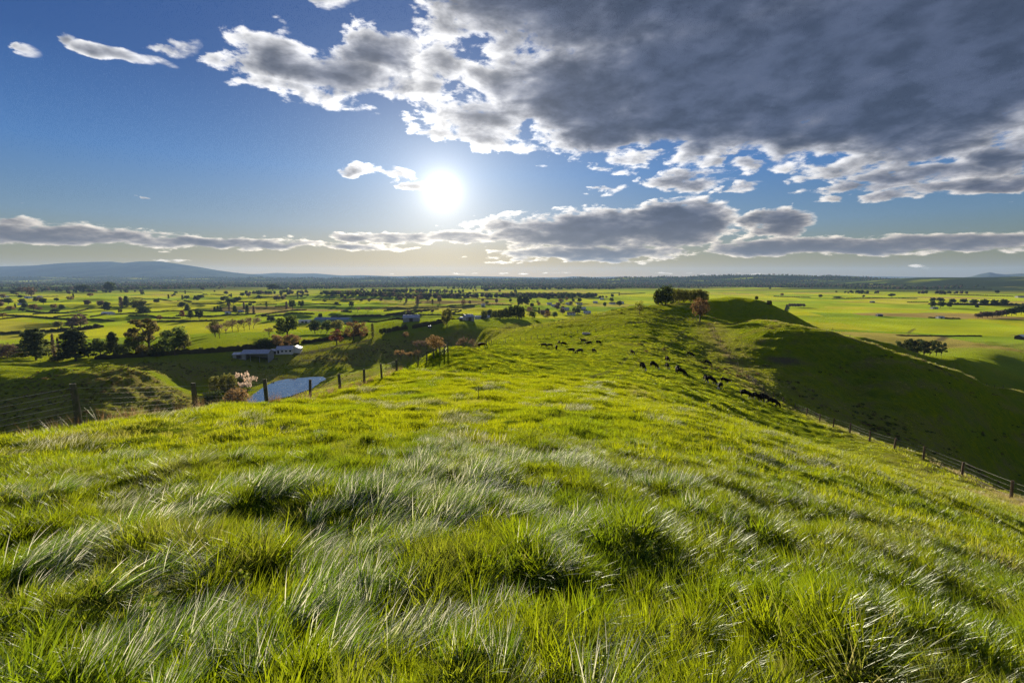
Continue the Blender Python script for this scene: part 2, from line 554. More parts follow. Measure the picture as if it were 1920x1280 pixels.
def simple_mat(name, col, rough=0.7, var=0.25, scale=3.0, metal=0.0, bump=0.0, spec=0.3, col2=None):
    m, T = material(name)
    p = T.node('ShaderNodeBsdfPrincipled')
    co = T.node('ShaderNodeTexCoord').outputs['Object']
    n = T.noise(co, scale, 5.0, 0.6)
    c2 = col2 or tuple(c * (1 - var) for c in col)
    f = T.smooth(n, 0.35, 0.65)
    T.l.new(T.mix(f, col, c2), p.inputs['Base Color'])
    p.inputs['Roughness'].default_value = rough
    p.inputs['Metallic'].default_value = metal
    p.inputs['Specular IOR Level'].default_value = spec
    if bump:
        b = T.node('ShaderNodeBump'); b.inputs['Strength'].default_value = bump
        T.l.new(n, b.inputs['Height'])
        T.l.new(b.outputs[0], p.inputs['Normal'])
    out(T, p.outputs[0])
    return m


def turf_shader(T, col, trans, nrm):
    """a sward of upright blades: matt from above, and glowing at a low angle where light comes through the blades"""
    d = T.node('ShaderNodeBsdfDiffuse'); t = T.node('ShaderNodeBsdfSheen')
    T._in(d, 0, col); T._in(t, 0, trans)
    t.inputs['Roughness'].default_value = 0.62
    T.l.new(nrm, d.inputs['Normal']); T.l.new(nrm, t.inputs['Normal'])
    a = T.node('ShaderNodeAddShader')
    T.l.new(d.outputs[0], a.inputs[0]); T.l.new(t.outputs[0], a.inputs[1])
    return a.outputs[0]


GRASS_D = (0.055, 0.105, 0.012)
GRASS_T = (0.150, 0.205, 0.008)


def ground_material():
    m, T = material('turf')
    geo = T.node('ShaderNodeNewGeometry')
    pos = geo.outputs['Position']
    dist = T.vmath('LENGTH', pos, out=1)
    flat = T.vmath('MULTIPLY', pos, (1, 1, 0))
    n1 = T.noise(flat, 0.045, 4.0, 0.6)
    n2 = T.noise(flat, 0.55, 5.0, 0.65)
    n3 = T.noise(flat, 2.7, 3.0, 0.6)
    far = T.smooth(dist, 260.0, 600.0)
    # colour of the sward: lush, yellowish, rank
    green = T.mix(T.smooth(n2, 0.3, 0.7), (0.072, 0.100, 0.007), (0.042, 0.078, 0.010))
    trans = T.mix(T.smooth(n2, 0.3, 0.7), (0.215, 0.225, 0.002), (0.105, 0.140, 0.005))
    dull = T.smooth(T.noise(flat, 0.11, 5.0, 0.7), 0.50, 0.66)
    green = T.mix(T.math('MULTIPLY', dull, 0.55), green, (0.082, 0.092, 0.022))
    trans = T.mix(T.math('MULTIPLY', dull, 0.5), trans, (0.165, 0.140, 0.012))
    tus = T.smooth(T.math('MULTIPLY_ADD', n3, 0.6, T.math('MULTIPLY', n1, 0.5)), 0.52, 0.72)
    green = T.mix(T.math('MULTIPLY', tus, 0.6), green, (0.045, 0.085, 0.015))
    trans = T.mix(T.math('MULTIPLY', tus, 0.55), trans, (0.100, 0.120, 0.012))
    # paddocks on the plain: each its own age of grass
    rot = T.node('ShaderNodeVectorRotate', rotation_type='Z_AXIS')
    T.l.new(flat, rot.inputs[0]); rot.inputs['Angle'].default_value = 0.35
    vo = T.node('ShaderNodeTexVoronoi', distance='CHEBYCHEV')
    vo.inputs['Scale'].default_value = 1 / 150.0
    vo.inputs['Randomness'].default_value = 0.75
    T.l.new(T.vmath('MULTIPLY', rot.outputs[0], (0.7, 1.25, 1)), vo.inputs['Vector'])
    fs = T.sep(vo.outputs['Color'])
    fcol = T.ramp(fs[0], [(0.0, (0.046, 0.092, 0.016)), (0.4, (0.062, 0.105, 0.014)), (0.7, (0.085, 0.112, 0.016)), (0.92, (0.095, 0.102, 0.030)), (1.0, (0.11, 0.09, 0.04))])
    ftr = T.ramp(fs[0], [(0.0, (0.092, 0.130, 0.008)), (0.4, (0.150, 0.180, 0.007)), (0.7, (0.190, 0.195, 0.006)), (0.92, (0.170, 0.155, 0.02)), (1.0, (0.13, 0.10, 0.03))])
    nf = T.smooth(T.noise(flat, 0.012, 5.0, 0.65), 0.3, 0.7, 0.72, 1.12)
    fcol = T.scale(fcol, nf); ftr = T.scale(ftr, nf)
    green = T.mix(far, green, fcol)
    trans = T.mix(far, trans, ftr)
    # far country: bush and scrub between the paddocks
    vfar = T.smooth(dist, 1900.0, 3400.0)
    sc_n = T.smooth(T.noise(T.vmath('MULTIPLY', flat, (0.5, 1.2, 1)), 0.0022, 6.0, 0.6), 0.34, 0.46)
    bush = T.math('MULTIPLY', vfar, sc_n)
    green = T.mix(bush, green, (0.030, 0.042, 0.020))
    trans = T.mix(bush, trans, (0.006, 0.010, 0.004))
    # dry stalks, bare soil, gravel from the survey masks
    dry = T.node('ShaderNodeAttribute', attribute_name='dry').outputs['Fac']
    soil = T.node('ShaderNodeAttribute', attribute_name='soil').outputs['Fac']
    dn = T.math('MULTIPLY', dry, T.smooth(T.math('ADD', T.math('MULTIPLY', n2, 0.6), T.math('MULTIPLY', n3, 0.4)), 0.38, 0.60))
    green = T.mix(dn, green, (0.145, 0.115, 0.052))
    trans = T.mix(dn, trans, (0.130, 0.098, 0.030))
    sn = T.math('MULTIPLY', soil, T.smooth(n3, 0.3, 0.5))
    green = T.mix(sn, green, (0.105, 0.085, 0.060))
    trans = T.mix(sn, trans, (0.0, 0.0, 0.0))
    bp = T.node('ShaderNodeBump'); bp.inputs['Strength'].default_value = 0.85; bp.inputs['Distance'].default_value = 0.55
    n4 = T.noise(flat, 1.1, 6.0, 0.7)
    T.l.new(T.math('MULTIPLY_ADD', n4, 1.0, T.math('MULTIPLY', n2, 0.5)), bp.inputs['Height'])
    bump_fade = T.smooth(dist, 250.0, 900.0, 1.0, 0.0)
    T.l.new(T.math('MULTIPLY', bump_fade, 0.8), bp.inputs['Strength'])
    sh = turf_shader(T, green, T.scale(trans, 1.5), bp.outputs[0])
    out(T, sh)
    return m


def blade_material(name, dcol, tcol, gloss=0.5, rough=0.32, dry=(0.30, 0.24, 0.11), pale=0.0):
    m, T = material(name)
    tint = T.node('ShaderNodeAttribute', attribute_name='tint', attribute_type='INSTANCER').outputs['Fac']
    geo = T.node('ShaderNodeNewGeometry')
    ri = geo.outputs['Random Per Island']
    hgt = T.node('ShaderNodeAttribute', attribute_name='along').outputs['Fac']
    v = T.math('MULTIPLY_ADD', ri, 1.0, 0.48)
    dc = T.scale(dcol, v); tc = T.scale(tcol, v)
    dryf = T.math('MAXIMUM', T.smooth(tint, 0.55, 1.0), T.math('MULTIPLY', T.smooth(ri, 0.93, 0.97), 0.75))
    dc = T.mix(dryf, dc, dry)
    tc = T.mix(dryf, tc, tuple(c * 0.8 for c in dry))
    lush = T.smooth(tint, 0.45, 0.0)
    dc = T.mix(T.math('MULTIPLY', lush, 0.7), dc, (0.028, 0.064, 0.010))
    tc = T.mix(T.math('MULTIPLY', lush, 0.6), tc, (0.115, 0.185, 0.005))
    if pale:                            # the sun's silvery sheen on laid grass, put into the blade colour
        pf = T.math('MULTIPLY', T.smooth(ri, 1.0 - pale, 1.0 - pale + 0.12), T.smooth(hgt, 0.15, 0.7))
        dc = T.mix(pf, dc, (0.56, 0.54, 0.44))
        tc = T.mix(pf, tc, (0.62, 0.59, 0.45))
    d = T.node('ShaderNodeBsdfDiffuse'); t = T.node('ShaderNodeBsdfTranslucent'); g = T.node('ShaderNodeBsdfGlossy')
    T.l.new(dc, d.inputs[0]); T.l.new(tc, t.inputs[0])
    g.inputs[0].default_value = (0.92, 0.97, 0.90, 1); g.inputs['Roughness'].default_value = rough
    a = T.node('ShaderNodeAddShader'); T.l.new(d.outputs[0], a.inputs[0]); T.l.new(t.outputs[0], a.inputs[1])
    fr = T.node('ShaderNodeFresnel'); fr.inputs[0].default_value = 1.45
    mx = T.node('ShaderNodeMixShader')
    T.l.new(T.math('MULTIPLY', fr.outputs[0], gloss), mx.inputs[0])
    T.l.new(a.outputs[0], mx.inputs[1]); T.l.new(g.outputs[0], mx.inputs[2])
    out(T, mx.outputs[0])
    return m


def soft_line(x, y, pts, wid):
    """0..1 mask round a polyline of ground points"""
    best = np.full(x.shape, 1e9)
    for (ax, ay), (bx, by) in zip(pts[:-1], pts[1:]):
        dx, dy = bx - ax, by - ay
        t = np.clip(((x - ax) * dx + (y - ay) * dy) / max(dx * dx + dy * dy, 1e-9), 0, 1)
        best = np.minimum(best, np.hypot(x - ax - t * dx, y - ay - t * dy))
    return 1 - sstep(wid * 0.5, wid * 1.3, best)


def ground_line(pixels):
    return [ground_at(px, py)[:2] for px, py in pixels]


def ground_masks(x, y):
    r = np.hypot(x, y)
    dry = np.zeros_like(x); soil = np.zeros_like(x)
    near = r < 720
    xn, yn = x[near], y[near]
    d = np.zeros_like(xn); s = np.zeros_like(xn)
    rf = [H(px, dd, zz)[:2] for px, dd, zz in ((2050, 21, -12), (1895, 29, -14.5), (1803, 39, -17), (1731, 47, -19), (1630, 56, -20), (1536, 68, -22), (1450, 83, -21), (1380, 115, -21), (1345, 150, -20), (1330, 188, -18))]
    d = np.maximum(d, 0.9 * soft_line(xn, yn, rf, 2.2))
    d = np.maximum(d, 0.55 * soft_line(xn, yn, rf, 7.0))
    s = np.maximum(s, 0.55 * soft_line(xn, yn, rf[6:], 0.5))
    d = np.maximum(d, 0.9 * np.clip(gauss(xn, yn, -136, 180, 26, 14, 0.2) * 1.5, 0, 1))
    d = np.maximum(d, 0.8 * np.clip(gauss(xn, yn, -100, 172, 14, 20, 0.0) * 1.3, 0, 1))
    d = np.maximum(d, 0.85 * np.clip(gauss(xn, yn, -92, 203, 24, 8, 0.9) * 1.4, 0, 1))
    d = np.maximum(d, 0.7 * np.clip(gauss(xn, yn, -190, 150, 60, 14, 0.0) * 1.3, 0, 1))
    d = np.maximum(d, 0.6 * np.clip(gauss(xn, yn, 100, 93, 40, 8, -0.25) * 1.5, 0, 1))
    d = np.maximum(d, 0.55 * np.clip(gauss(xn, yn, 8, 190, 40, 18, 0.3), 0, 1))
    d = np.maximum(d, 0.9 * np.clip(gauss(xn, yn, 78, 243, 16, 3, 0.05) * 1.4, 0, 1))
    face = np.clip(gauss(xn, yn, 130, 122, 75, 24, -0.1) * 1.6, 0, 1)
    d = np.maximum(d, 0.6 * face * sstep(0.0, 0.45, perlin((xn + 0.3 * yn) / 24, (yn - 0.25 * xn) / 4.5) + 0.5 * perlin(xn / 5, yn / 3)))
    # shaded bluffs carry rank brown grass
    d = np.maximum(d, 0.8 * np.clip(gauss(xn, yn, -62, 322, 70, 14, 0.55) * 1.6, 0, 1))
    d = np.maximum(d, 0.8 * np.clip(gauss(xn, yn, -175, 247, 50, 9, 0.0) * 1.6, 0, 1))
    d = np.maximum(d, 0.5 * np.clip(gauss(xn, yn, 415, 380, 80, 26, 0.2), 0, 1))
    s = np.maximum(s, 0.9 * np.clip(gauss(xn, yn, 75, 124, 3.6, 1.6, -0.3) * 1.6 - 0.2, 0, 1))
    for ln, w, k in TRACKS:
        s = np.maximum(s, k * soft_line(xn, yn, ground_line(ln), w))
    dry[near] = d; soil[near] = s
    return dry, soil


TRACKS = [
    ([(1062, 720), (1110, 708), (1150, 690), (1175, 672), (1183, 655)], 0.35, 0.45),
    ([(1100, 728), (1150, 712), (1185, 692), (1200, 672)], 0.35, 0.45),
    ([(1240, 660), (1275, 625), (1300, 606)], 0.4, 0.35),
    ([(560, 664), (600, 657), (645, 646), (690, 638)], 3.2, 0.9),
    ([(560, 674), (640, 677), (720, 682), (760, 683)], 1.0, 0.7),
    ([(1702, 625), (1715, 615), (1725, 610), (1722, 604), (1703, 599)], 1.6, 0.9),
    ([(1760, 639), (1772, 632)], 3.5, 0.9),
    ([(1900, 628), (1872, 612), (1850, 606)], 3.0, 0.6),
    ([(1050, 598), (1080, 590), (1105, 576)], 3.0, 0.7),
]


def paint_ground(o):
    me = o.data
    n = len(me.vertices)
    co = np.empty(n * 3, np.float32); me.vertices.foreach_get('co', co); co = co.reshape(-1, 3)
    dry, soil = ground_masks(co[:, 0].astype(float), co[:, 1].astype(float))
    for nm, v in (('dry', dry), ('soil', soil)):
        a = me.attributes.new(nm, 'FLOAT', 'POINT')
        a.data.foreach_set('value', v.astype(np.float32))


# ------------------------------------------------------------------ grass
def make_tuft(name, mat, n, rad, lmin, lmax, width, lean, curl, segs=4, seed=0, spread=0.5, roll=0.6):
    """one clump of grass blades; lean > 0 combs the blades over towards +x"""
    g = np.random.default_rng(seed)
    V, F, A = [], [], []
    for i in range(n):
        a = g.uniform(0, 2 * math.pi); rr = rad * math.sqrt(g.uniform())
        bx, by = math.cos(a) * rr, math.sin(a) * rr
        L = g.uniform(lmin, lmax)
        # outward splay + combing
        ha = a + g.normal(0, 0.7)
        out_w = 0.35 + 0.65 * rr / rad
        dx = math.cos(ha) * spread * out_w * g.uniform(0.4, 1.2) + lean * g.uniform(0.7, 1.25)
        dy = math.sin(ha) * spread * out_w * g.uniform(0.4, 1.2) + lean * g.normal(0, 0.16)
        th0 = math.atan(math.hypot(dx, dy)); hd = math.atan2(dy, dx)
        th1 = min(th0 + curl * g.uniform(0.5, 1.3), 1.75)
        w = width * g.uniform(0.7, 1.3)
        tw = g.normal(0, roll)
        sx, sy = -math.sin(hd + tw), math.cos(hd + tw)
        p = np.array([bx, by, -0.02]); b0 = len(V)
        for k in range(segs + 1):
            t = k / segs
            ww = w * (1 - t ** 1.6) * 0.5 if k < segs else 0
            if k < segs:
                V.append((p[0] - sx * ww, p[1] - sy * ww, p[2])); V.append((p[0] + sx * ww, p[1] + sy * ww, p[2]))
                A += [t, t]
            else:
                V.append(tuple(p)); A.append(1.0)
            th = th0 + (th1 - th0) * t
            st = L / segs
            p = p + np.array([math.sin(th) * math.cos(hd), math.sin(th) * math.sin(hd), math.cos(th)]) * st
            if p[2] < 0.006: p[2] = 0.006
        for k in range(segs - 1):
            q = b0 + 2 * k
            F.append((q, q + 1, q + 3, q + 2))
        q = b0 + 2 * (segs - 1)
        F.append((q, q + 1, q + 2))
    me = new_mesh(name, V, F, mat, True)
    at = me.attributes.new('along', 'FLOAT', 'POINT')
    at.data.foreach_set('value', np.array(A, np.float32))
    return me


def scatter(name, meshes, pts, rot, scl, idx, tint, label):
    """a cloud of points that carries clumps of uncountable stuff"""
    c = bpy.data.collections.new(name + '_clumps')
    for i, me in enumerate(meshes):
        c.objects.link(bpy.data.objects.new('%s_clump_%02d' % (name, i), me))
    me = bpy.data.meshes.new(name)
    me.vertices.add(len(pts)); me.vertices.foreach_set('co', np.ascontiguousarray(pts, np.float32).ravel())
    for nm, typ, key, val in (('rot', 'FLOAT_VECTOR', 'vector', rot), ('scl', 'FLOAT', 'value', scl), ('idx', 'INT', 'value', idx), ('tint', 'FLOAT', 'value', tint)):
        at = me.attributes.new(nm, typ, 'POINT')
        at.data.foreach_set(key, np.ascontiguousarray(val, np.int32 if typ == 'INT' else np.float32).ravel())
    me.update()
    o = link(name, me)
    g = bpy.data.node_groups.new(name + '_nodes', 'GeometryNodeTree')
    g.interface.new_socket('Geometry', in_out='INPUT', socket_type='NodeSocketGeometry')
    g.interface.new_socket('Geometry', in_out='OUTPUT', socket_type='NodeSocketGeometry')
    N = g.nodes
    gi, go = N.new('NodeGroupInput'), N.new('NodeGroupOutput')
    ip = N.new('GeometryNodeInstanceOnPoints')
    ci = N.new('GeometryNodeCollectionInfo')
    ci.inputs['Collection'].default_value = c
    ci.inputs['Separate Children'].default_value = True
    ci.inputs['Reset Children'].default_value = True

    def attr(nm, typ):
        a = N.new('GeometryNodeInputNamedAttribute'); a.data_type = typ
        a.inputs['Name'].default_value = nm
        return a.outputs['Attribute']
    L = g.links
    m2p = N.new('GeometryNodeMeshToPoints')
    L.new(gi.outputs[0], m2p.inputs['Mesh'])
    L.new(m2p.outputs[0], ip.inputs['Points'])
    L.new(ci.outputs[0], ip.inputs['Instance'])
    ip.inputs['Pick Instance'].default_value = True
    L.new(attr('idx', 'INT'), ip.inputs['Instance Index'])
    L.new(attr('rot', 'FLOAT_VECTOR'), ip.inputs['Rotation'])
    L.new(attr('scl', 'FLOAT'), ip.inputs['Scale'])
    L.new(ip.outputs[0], go.inputs[0])
    md = o.modifiers.new('scatter', 'NODES'); md.node_group = g
    tag(o, label, 'grass', kind='stuff')
    return o


def jitter_grid(x0, x1, y0, y1, s):
    xs = np.arange(x0, x1, s); ys = np.arange(y0, y1, s)
    X, Y = np.meshgrid(xs, ys)
    X = X.ravel() + rng.uniform(-.5, .5, X.size) * s; Y = Y.ravel() + rng.uniform(-.5, .5, Y.size) * s
    return X, Y


def in_view(x, y, margin):
    """inside the camera's wedge with some room on both sides"""
    return (y > -margin) & (np.abs(x) < (np.maximum(y, 0) + 0.5) * 1.32 + margin)


def wind(x, y):
    base = np.where(True, 0, 0) + R(52) - R(38) * sstep(-2.0, 5.0, x)      # towards +y from +x ...
    return base + 0.75 * perlin(x / 2.6 + 5, y / 2.6) + 0.35 * perlin(x / 0.8, y / 0.8 + 3)


def comb_field(x, y):
    """where the wind has laid the long grass over"""
    n = 0.75 * perlin(x / 1.9 + 20, y / 1.9 + 4) + 0.55 * perlin(x / 0.75 + 2, y / 0.75 + 8)
    bias = 0.34 * gauss(x, y, -1.3, 4.6, 2.2, 2.4) - 0.34 * sstep(0.8, 3.0, x - 0.15 * y)
    return n + bias


def build_grass():
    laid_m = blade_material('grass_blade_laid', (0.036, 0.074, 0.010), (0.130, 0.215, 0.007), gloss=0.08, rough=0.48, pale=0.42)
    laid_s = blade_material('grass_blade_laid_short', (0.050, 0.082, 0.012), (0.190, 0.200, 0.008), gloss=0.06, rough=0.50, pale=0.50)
    long_m = blade_material('grass_blade_long', (0.038, 0.066, 0.007), (0.185, 0.225, 0.004), gloss=0.05, rough=0.40)
    short_m = blade_material('grass_blade_short', (0.052, 0.086, 0.008), (0.250, 0.275, 0.003), gloss=0.04, rough=0.42)
    # A: the long grass at our feet, in clumps with gaps between
    up = [make_tuft('tuft', long_m, 170, 0.105, 0.10, 0.28, 0.0080, 0.10, 0.65, 4, 10 + i, 0.75) for i in range(5)]
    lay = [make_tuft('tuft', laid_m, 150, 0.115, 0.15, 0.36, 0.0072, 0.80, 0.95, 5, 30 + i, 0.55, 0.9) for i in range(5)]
    fill = [make_tuft('filler', long_m, 34, 0.09, 0.05, 0.15, 0.0070, 0.1, 0.6, 3, 40 + i, 0.7) for i in range(3)]
    clover_m = blade_material('clover_leaf', (0.095, 0.150, 0.018), (0.260, 0.340, 0.012), gloss=0.04, rough=0.5)
    gq = np.random.default_rng(77)
    V, F = [], []
    for i in range(7):
        a = gq.uniform(0, 6.28); r0 = gq.uniform(0.01, 0.07); h = gq.uniform(0.10, 0.20)
        for j in range(3):
            q = a + j * 2.094; L = gq.uniform(0.009, 0.014)
            cx, cy = math.cos(a) * r0 + math.cos(q) * L * 0.9, math.sin(a) * r0 + math.sin(q) * L * 0.9
            b = len(V)
            for t in range(7):
                w = 2 * math.pi * t / 7
                V.append((cx + math.cos(w) * L, cy + math.sin(w) * L, h + 0.35 * math.cos(w - q) * L))
            F.append(tuple(range(b, b + 7)))
        b = len(V)
        V += [(0, 0.002, 0), (0.003, 0, 0), (math.cos(a) * r0, math.sin(a) * r0, h)]
        F.append((b, b + 1, b + 2))
    cm = new_mesh('clover', V, F, clover_m)
    at = cm.attributes.new('along', 'FLOAT', 'POINT'); at.data.foreach_set('value', np.full(len(V), 0.5, np.float32))
    fill.append(cm)
    X, Y = jitter_grid(-14, 14, -3, 10.2, 0.175)
    rr = np.hypot(X, Y)
    k = in_view(X, Y, 2.2) & (rr < 10.0 + perlin(X, Y)) & (rr > 0.5)
    X, Y = X[k], Y[k]; rr = rr[k]
    c = comb_field(X, Y) + 0.35 * perlin(X / 0.42 + 31, Y / 0.42) + rng.normal(0, 0.10, len(X))
    laid = c > 0.30
    idx = np.where(laid, 5, 0) + rng.integers(0, 5, len(X))
    w = wind(X, Y) + 0.7 * perlin(X / 0.45 + 7, Y / 0.45 + 1) + rng.normal(0, 0.2, len(X))
    rot = np.stack([rng.normal(0, 0.10, len(X)), rng.normal(0, 0.10, len(X)), np.where(laid, w, w + rng.normal(0, 0.9, len(X)))], 1)
    scl = 0.55 + 0.75 * np.clip(perlin(X / 0.7 + 9, Y / 0.7) + 0.25, 0, 1) + 0.28 * rng.uniform(-1, 1, len(X))
    scl *= 1 - 0.42 * sstep(5.0, 10.0, rr)
    tint = np.clip(0.40 + 0.55 * perlin(X / 1.3, Y / 1.3) + 0.12 * rng.normal(0, 1, len(X)) - np.where(laid, 0.0, 0.10), 0, 0.70)
    XF, YF = jitter_grid(-14, 14, -3, 10.2, 0.115)
    rf_ = np.hypot(XF, YF)
    k = in_view(XF, YF, 2.2) & (rf_ < 10.2) & (rf_ > 0.5)
    XF, YF = XF[k], YF[k]
    nf = len(XF)
    X = np.concatenate([X, XF]); Y = np.concatenate([Y, YF])
    idx = np.concatenate([idx, np.where(rng.uniform(0, 1, nf) < 0.015, 13, 10 + rng.integers(0, 3, nf))])
    rot = np.concatenate([rot, np.stack([rng.normal(0, .1, nf), rng.normal(0, .1, nf), rng.uniform(0, 6.28, nf)], 1)])
    scl = np.concatenate([scl, rng.uniform(0.7, 1.3, nf)])
    tint = np.concatenate([tint, np.clip(0.45 + 0.4 * perlin(XF / 1.1, YF / 1.1), 0, 0.7)])
    Z = height(X, Y)
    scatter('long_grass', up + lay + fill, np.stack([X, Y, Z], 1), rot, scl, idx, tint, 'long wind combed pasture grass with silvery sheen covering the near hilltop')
    nA = len(X)
    # B: shorter sward of the slope
    upb = [make_tuft('sward', short_m, 80, 0.26, 0.07, 0.20, 0.0085, 0.15, 0.6, 3, 50 + i, 0.5) for i in range(4)]
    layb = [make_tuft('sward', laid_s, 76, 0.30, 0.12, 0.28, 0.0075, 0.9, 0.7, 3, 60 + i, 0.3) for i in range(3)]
    X, Y = jitter_grid(-62, 62, 5.0, 46, 0.27)
    rr = np.hypot(X, Y)
    k = in_view(X, Y, 2.5) & (rr > 7.6 + perlin(X, Y)) & (rr < 44) & (rng.uniform(0, 1, len(X)) < 1.15 - rr / 60)
    X, Y, rr = X[k], Y[k], rr[k]
    Z = height(X, Y)
    n = 0.8 * perlin(X / 2.6 + 20, Y / 2.2 + 4) + 0.5 * perlin(X / 1.0 + 2, Y / 0.9 + 8)
    laid = n + 0.20 * gauss(X, Y, -2, 16, 8, 14) - 0.25 * sstep(4, 16, X) > 0.50
    idx = np.where(laid, 4 + rng.integers(0, 3, len(X)), rng.integers(0, 4, len(X)))
    rot = np.stack([rng.normal(0, 0.08, len(X)), rng.normal(0, 0.08, len(X)), wind(X / 4, Y / 4) + rng.normal(0, 0.5, len(X)) + np.where(laid, 0, rng.uniform(-3, 3, len(X)))], 1)
    scl = 0.6 + 0.95 * np.clip(perlin(X / 1.4 + 9, Y / 1.1) + 0.1, 0, 1) + 0.12 * rng.uniform(-1, 1, len(X))
    scl *= 1 + 0.45 * sstep(12, 40, rr)
    dry, _ = ground_masks(X, Y)
    tint = np.clip(0.38 + 0.45 * perlin(X / 4, Y / 4) + 0.08 * rng.normal(0, 1, len(X)) + 0.6 * dry, 0, 1)
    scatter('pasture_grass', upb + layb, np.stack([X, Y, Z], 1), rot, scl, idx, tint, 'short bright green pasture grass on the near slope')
    nB = len(X)
    # C: tussocks farther down the ridge
    upc = [make_tuft('tussock', short_m, 46, 0.5, 0.10, 0.28, 0.030, 0.2, 0.5, 2, 80 + i, 0.5) for i in range(4)]
    X, Y = jitter_grid(-60, 150, 30, 205, 0.85)
    rr = np.hypot(X, Y)
    px, py = 960 + LENS_PX * X / Y, 0
    k = in_view(X, Y, 4) & (rr > 38) & (rng.uniform(0, 1, len(X)) < 1.1 - rr / 260)
    X, Y, rr = X[k], Y[k], rr[k]
    lum = perlin(X / 3.1 + 4, Y / 2.4) + 0.5 * perlin(X / 1.2, Y / 1.2)
    k = lum > -0.15
    X, Y, rr, lum = X[k], Y[k], rr[k], lum[k]
    Z = height(X, Y)
    k = Z > -46
    X, Y, Z, rr, lum = X[k], Y[k], Z[k], rr[k], lum[k]
    idx = rng.integers(0, 4, len(X))
    rot = np.stack([rng.normal(0, 0.08, len(X)), rng.normal(0, 0.08, len(X)), rng.uniform(-3, 3, len(X))], 1)
    scl = 0.6 + 0.7 * np.clip(lum, 0, 1) + 0.1 * rng.uniform(-1, 1, len(X))
    dry, _ = ground_masks(X, Y)
    tint = np.clip(0.30 + 0.35 * perlin(X / 6, Y / 6) + 0.08 * rng.normal(0, 1, len(X)) + 0.6 * dry, 0, 1)
    # dry grass added along the right spur's crest to catch a line of sun
    cr = [H(px, dd, -20)[:2] for px, dd in ((1345, 190), (1400, 178), (1450, 166), (1500, 152), (1540, 145), (1600, 140), (1681, 138), (1737, 141), (1800, 147), (1920, 157), (2050, 165))]
    cx, cy = [], []
    for (ax, ay), (bx, by) in zip(cr[:-1], cr[1:]):
        L_ = math.hypot(bx - ax, by - ay)
        t = rng.uniform(0, 1, int(L_ * 5))
        n_ = rng.normal(0.8, 1.0, len(t))
        cx.append(ax + (bx - ax) * t - (by - ay) / L_ * n_ * -1); cy.append(ay + (by - ay) * t + abs(bx - ax) / L_ * n_)
    cx, cy = np.concatenate(cx), np.concatenate(cy)
    mc = len(cx)
    X = np.concatenate([X, cx]); Y = np.concatenate([Y, cy]); Z = np.concatenate([Z, height(cx, cy)])
    idx = np.concatenate([idx, rng.integers(0, 4, mc)])
    rot = np.concatenate([rot, np.stack([rng.normal(0, .1, mc), rng.normal(0, .1, mc), rng.uniform(-3, 3, mc)], 1)])
    scl = np.concatenate([scl, rng.uniform(1.2, 2.4, mc)])
    tint = np.concatenate([tint, rng.uniform(0.45, 0.95, mc)])
    scatter('tussock_grass', upc, np.stack([X, Y, Z], 1), rot, scl, idx, tint, 'low grassy tussocks dotting the ridge and the grazed slope')
    print('grass instances', nA, nB, len(X))

# ------------------------------------------------------------------ far hills, water, air
def build_range(name, label, profile, dist, depth, mat, bumps=1.0, seed=0):
    """a line of mountains: profile = skyline as photo pixels, at one distance, with real depth"""
    g = np.random.default_rng(seed)
    px = np.array([p[0] for p in profile], float); py = np.array([p[1] for p in profile], float)
    U = np.linspace(px[0], px[-1], 260)
    S = np.interp(U, px, py)
    V = np.linspace(-1, 1, 41)
    X0 = np.array([P(u, q, dist) for u, q in zip(U, S)])
    D = dist + V[None, :] * depth
    X = X0[:, :1] * D / dist
    D = np.broadcast_to(D, X.shape)
    prof = np.where(V < 0, (1 - np.abs(V)) ** 1.35, (1 - np.maximum(V, 0)) ** 1.1)[None, :]
    n = perlin(X / (depth * 0.30) + seed, D / (depth * 0.30)) + 0.5 * perlin(X / (depth * 0.12), D / (depth * 0.12))
    hh = X0[:, 2:] - PLAIN + 12
    Z = PLAIN - 12 + hh * np.clip(prof * (1 + bumps * 0.42 * n * (1 - prof)), 0, 1)
    verts = np.stack([X.ravel(), D.ravel(), Z.ravel()], 1)
    nv = len(V)
    F = [(i * nv + j, (i + 1) * nv + j, (i + 1) * nv + j + 1, i * nv + j + 1) for i in range(len(U) - 1) for j in range(nv - 1)]
    o = link(name, new_mesh(name, verts, F, mat, True))
    tag(o, label, kind='structure')
    return o


def far_bush_material():
    m, T = material('bush_clad_slopes')
    geo = T.node('ShaderNodeNewGeometry')
    n = T.noise(geo.outputs['Position'], 0.0011, 6.0, 0.62)
    c = T.mix(T.smooth(n, 0.42, 0.58), (0.035, 0.050, 0.030), (0.075, 0.095, 0.045))
    d = T.node('ShaderNodeBsdfDiffuse'); T.l.new(c, d.inputs[0])
    out(T, d.outputs[0])
    return m


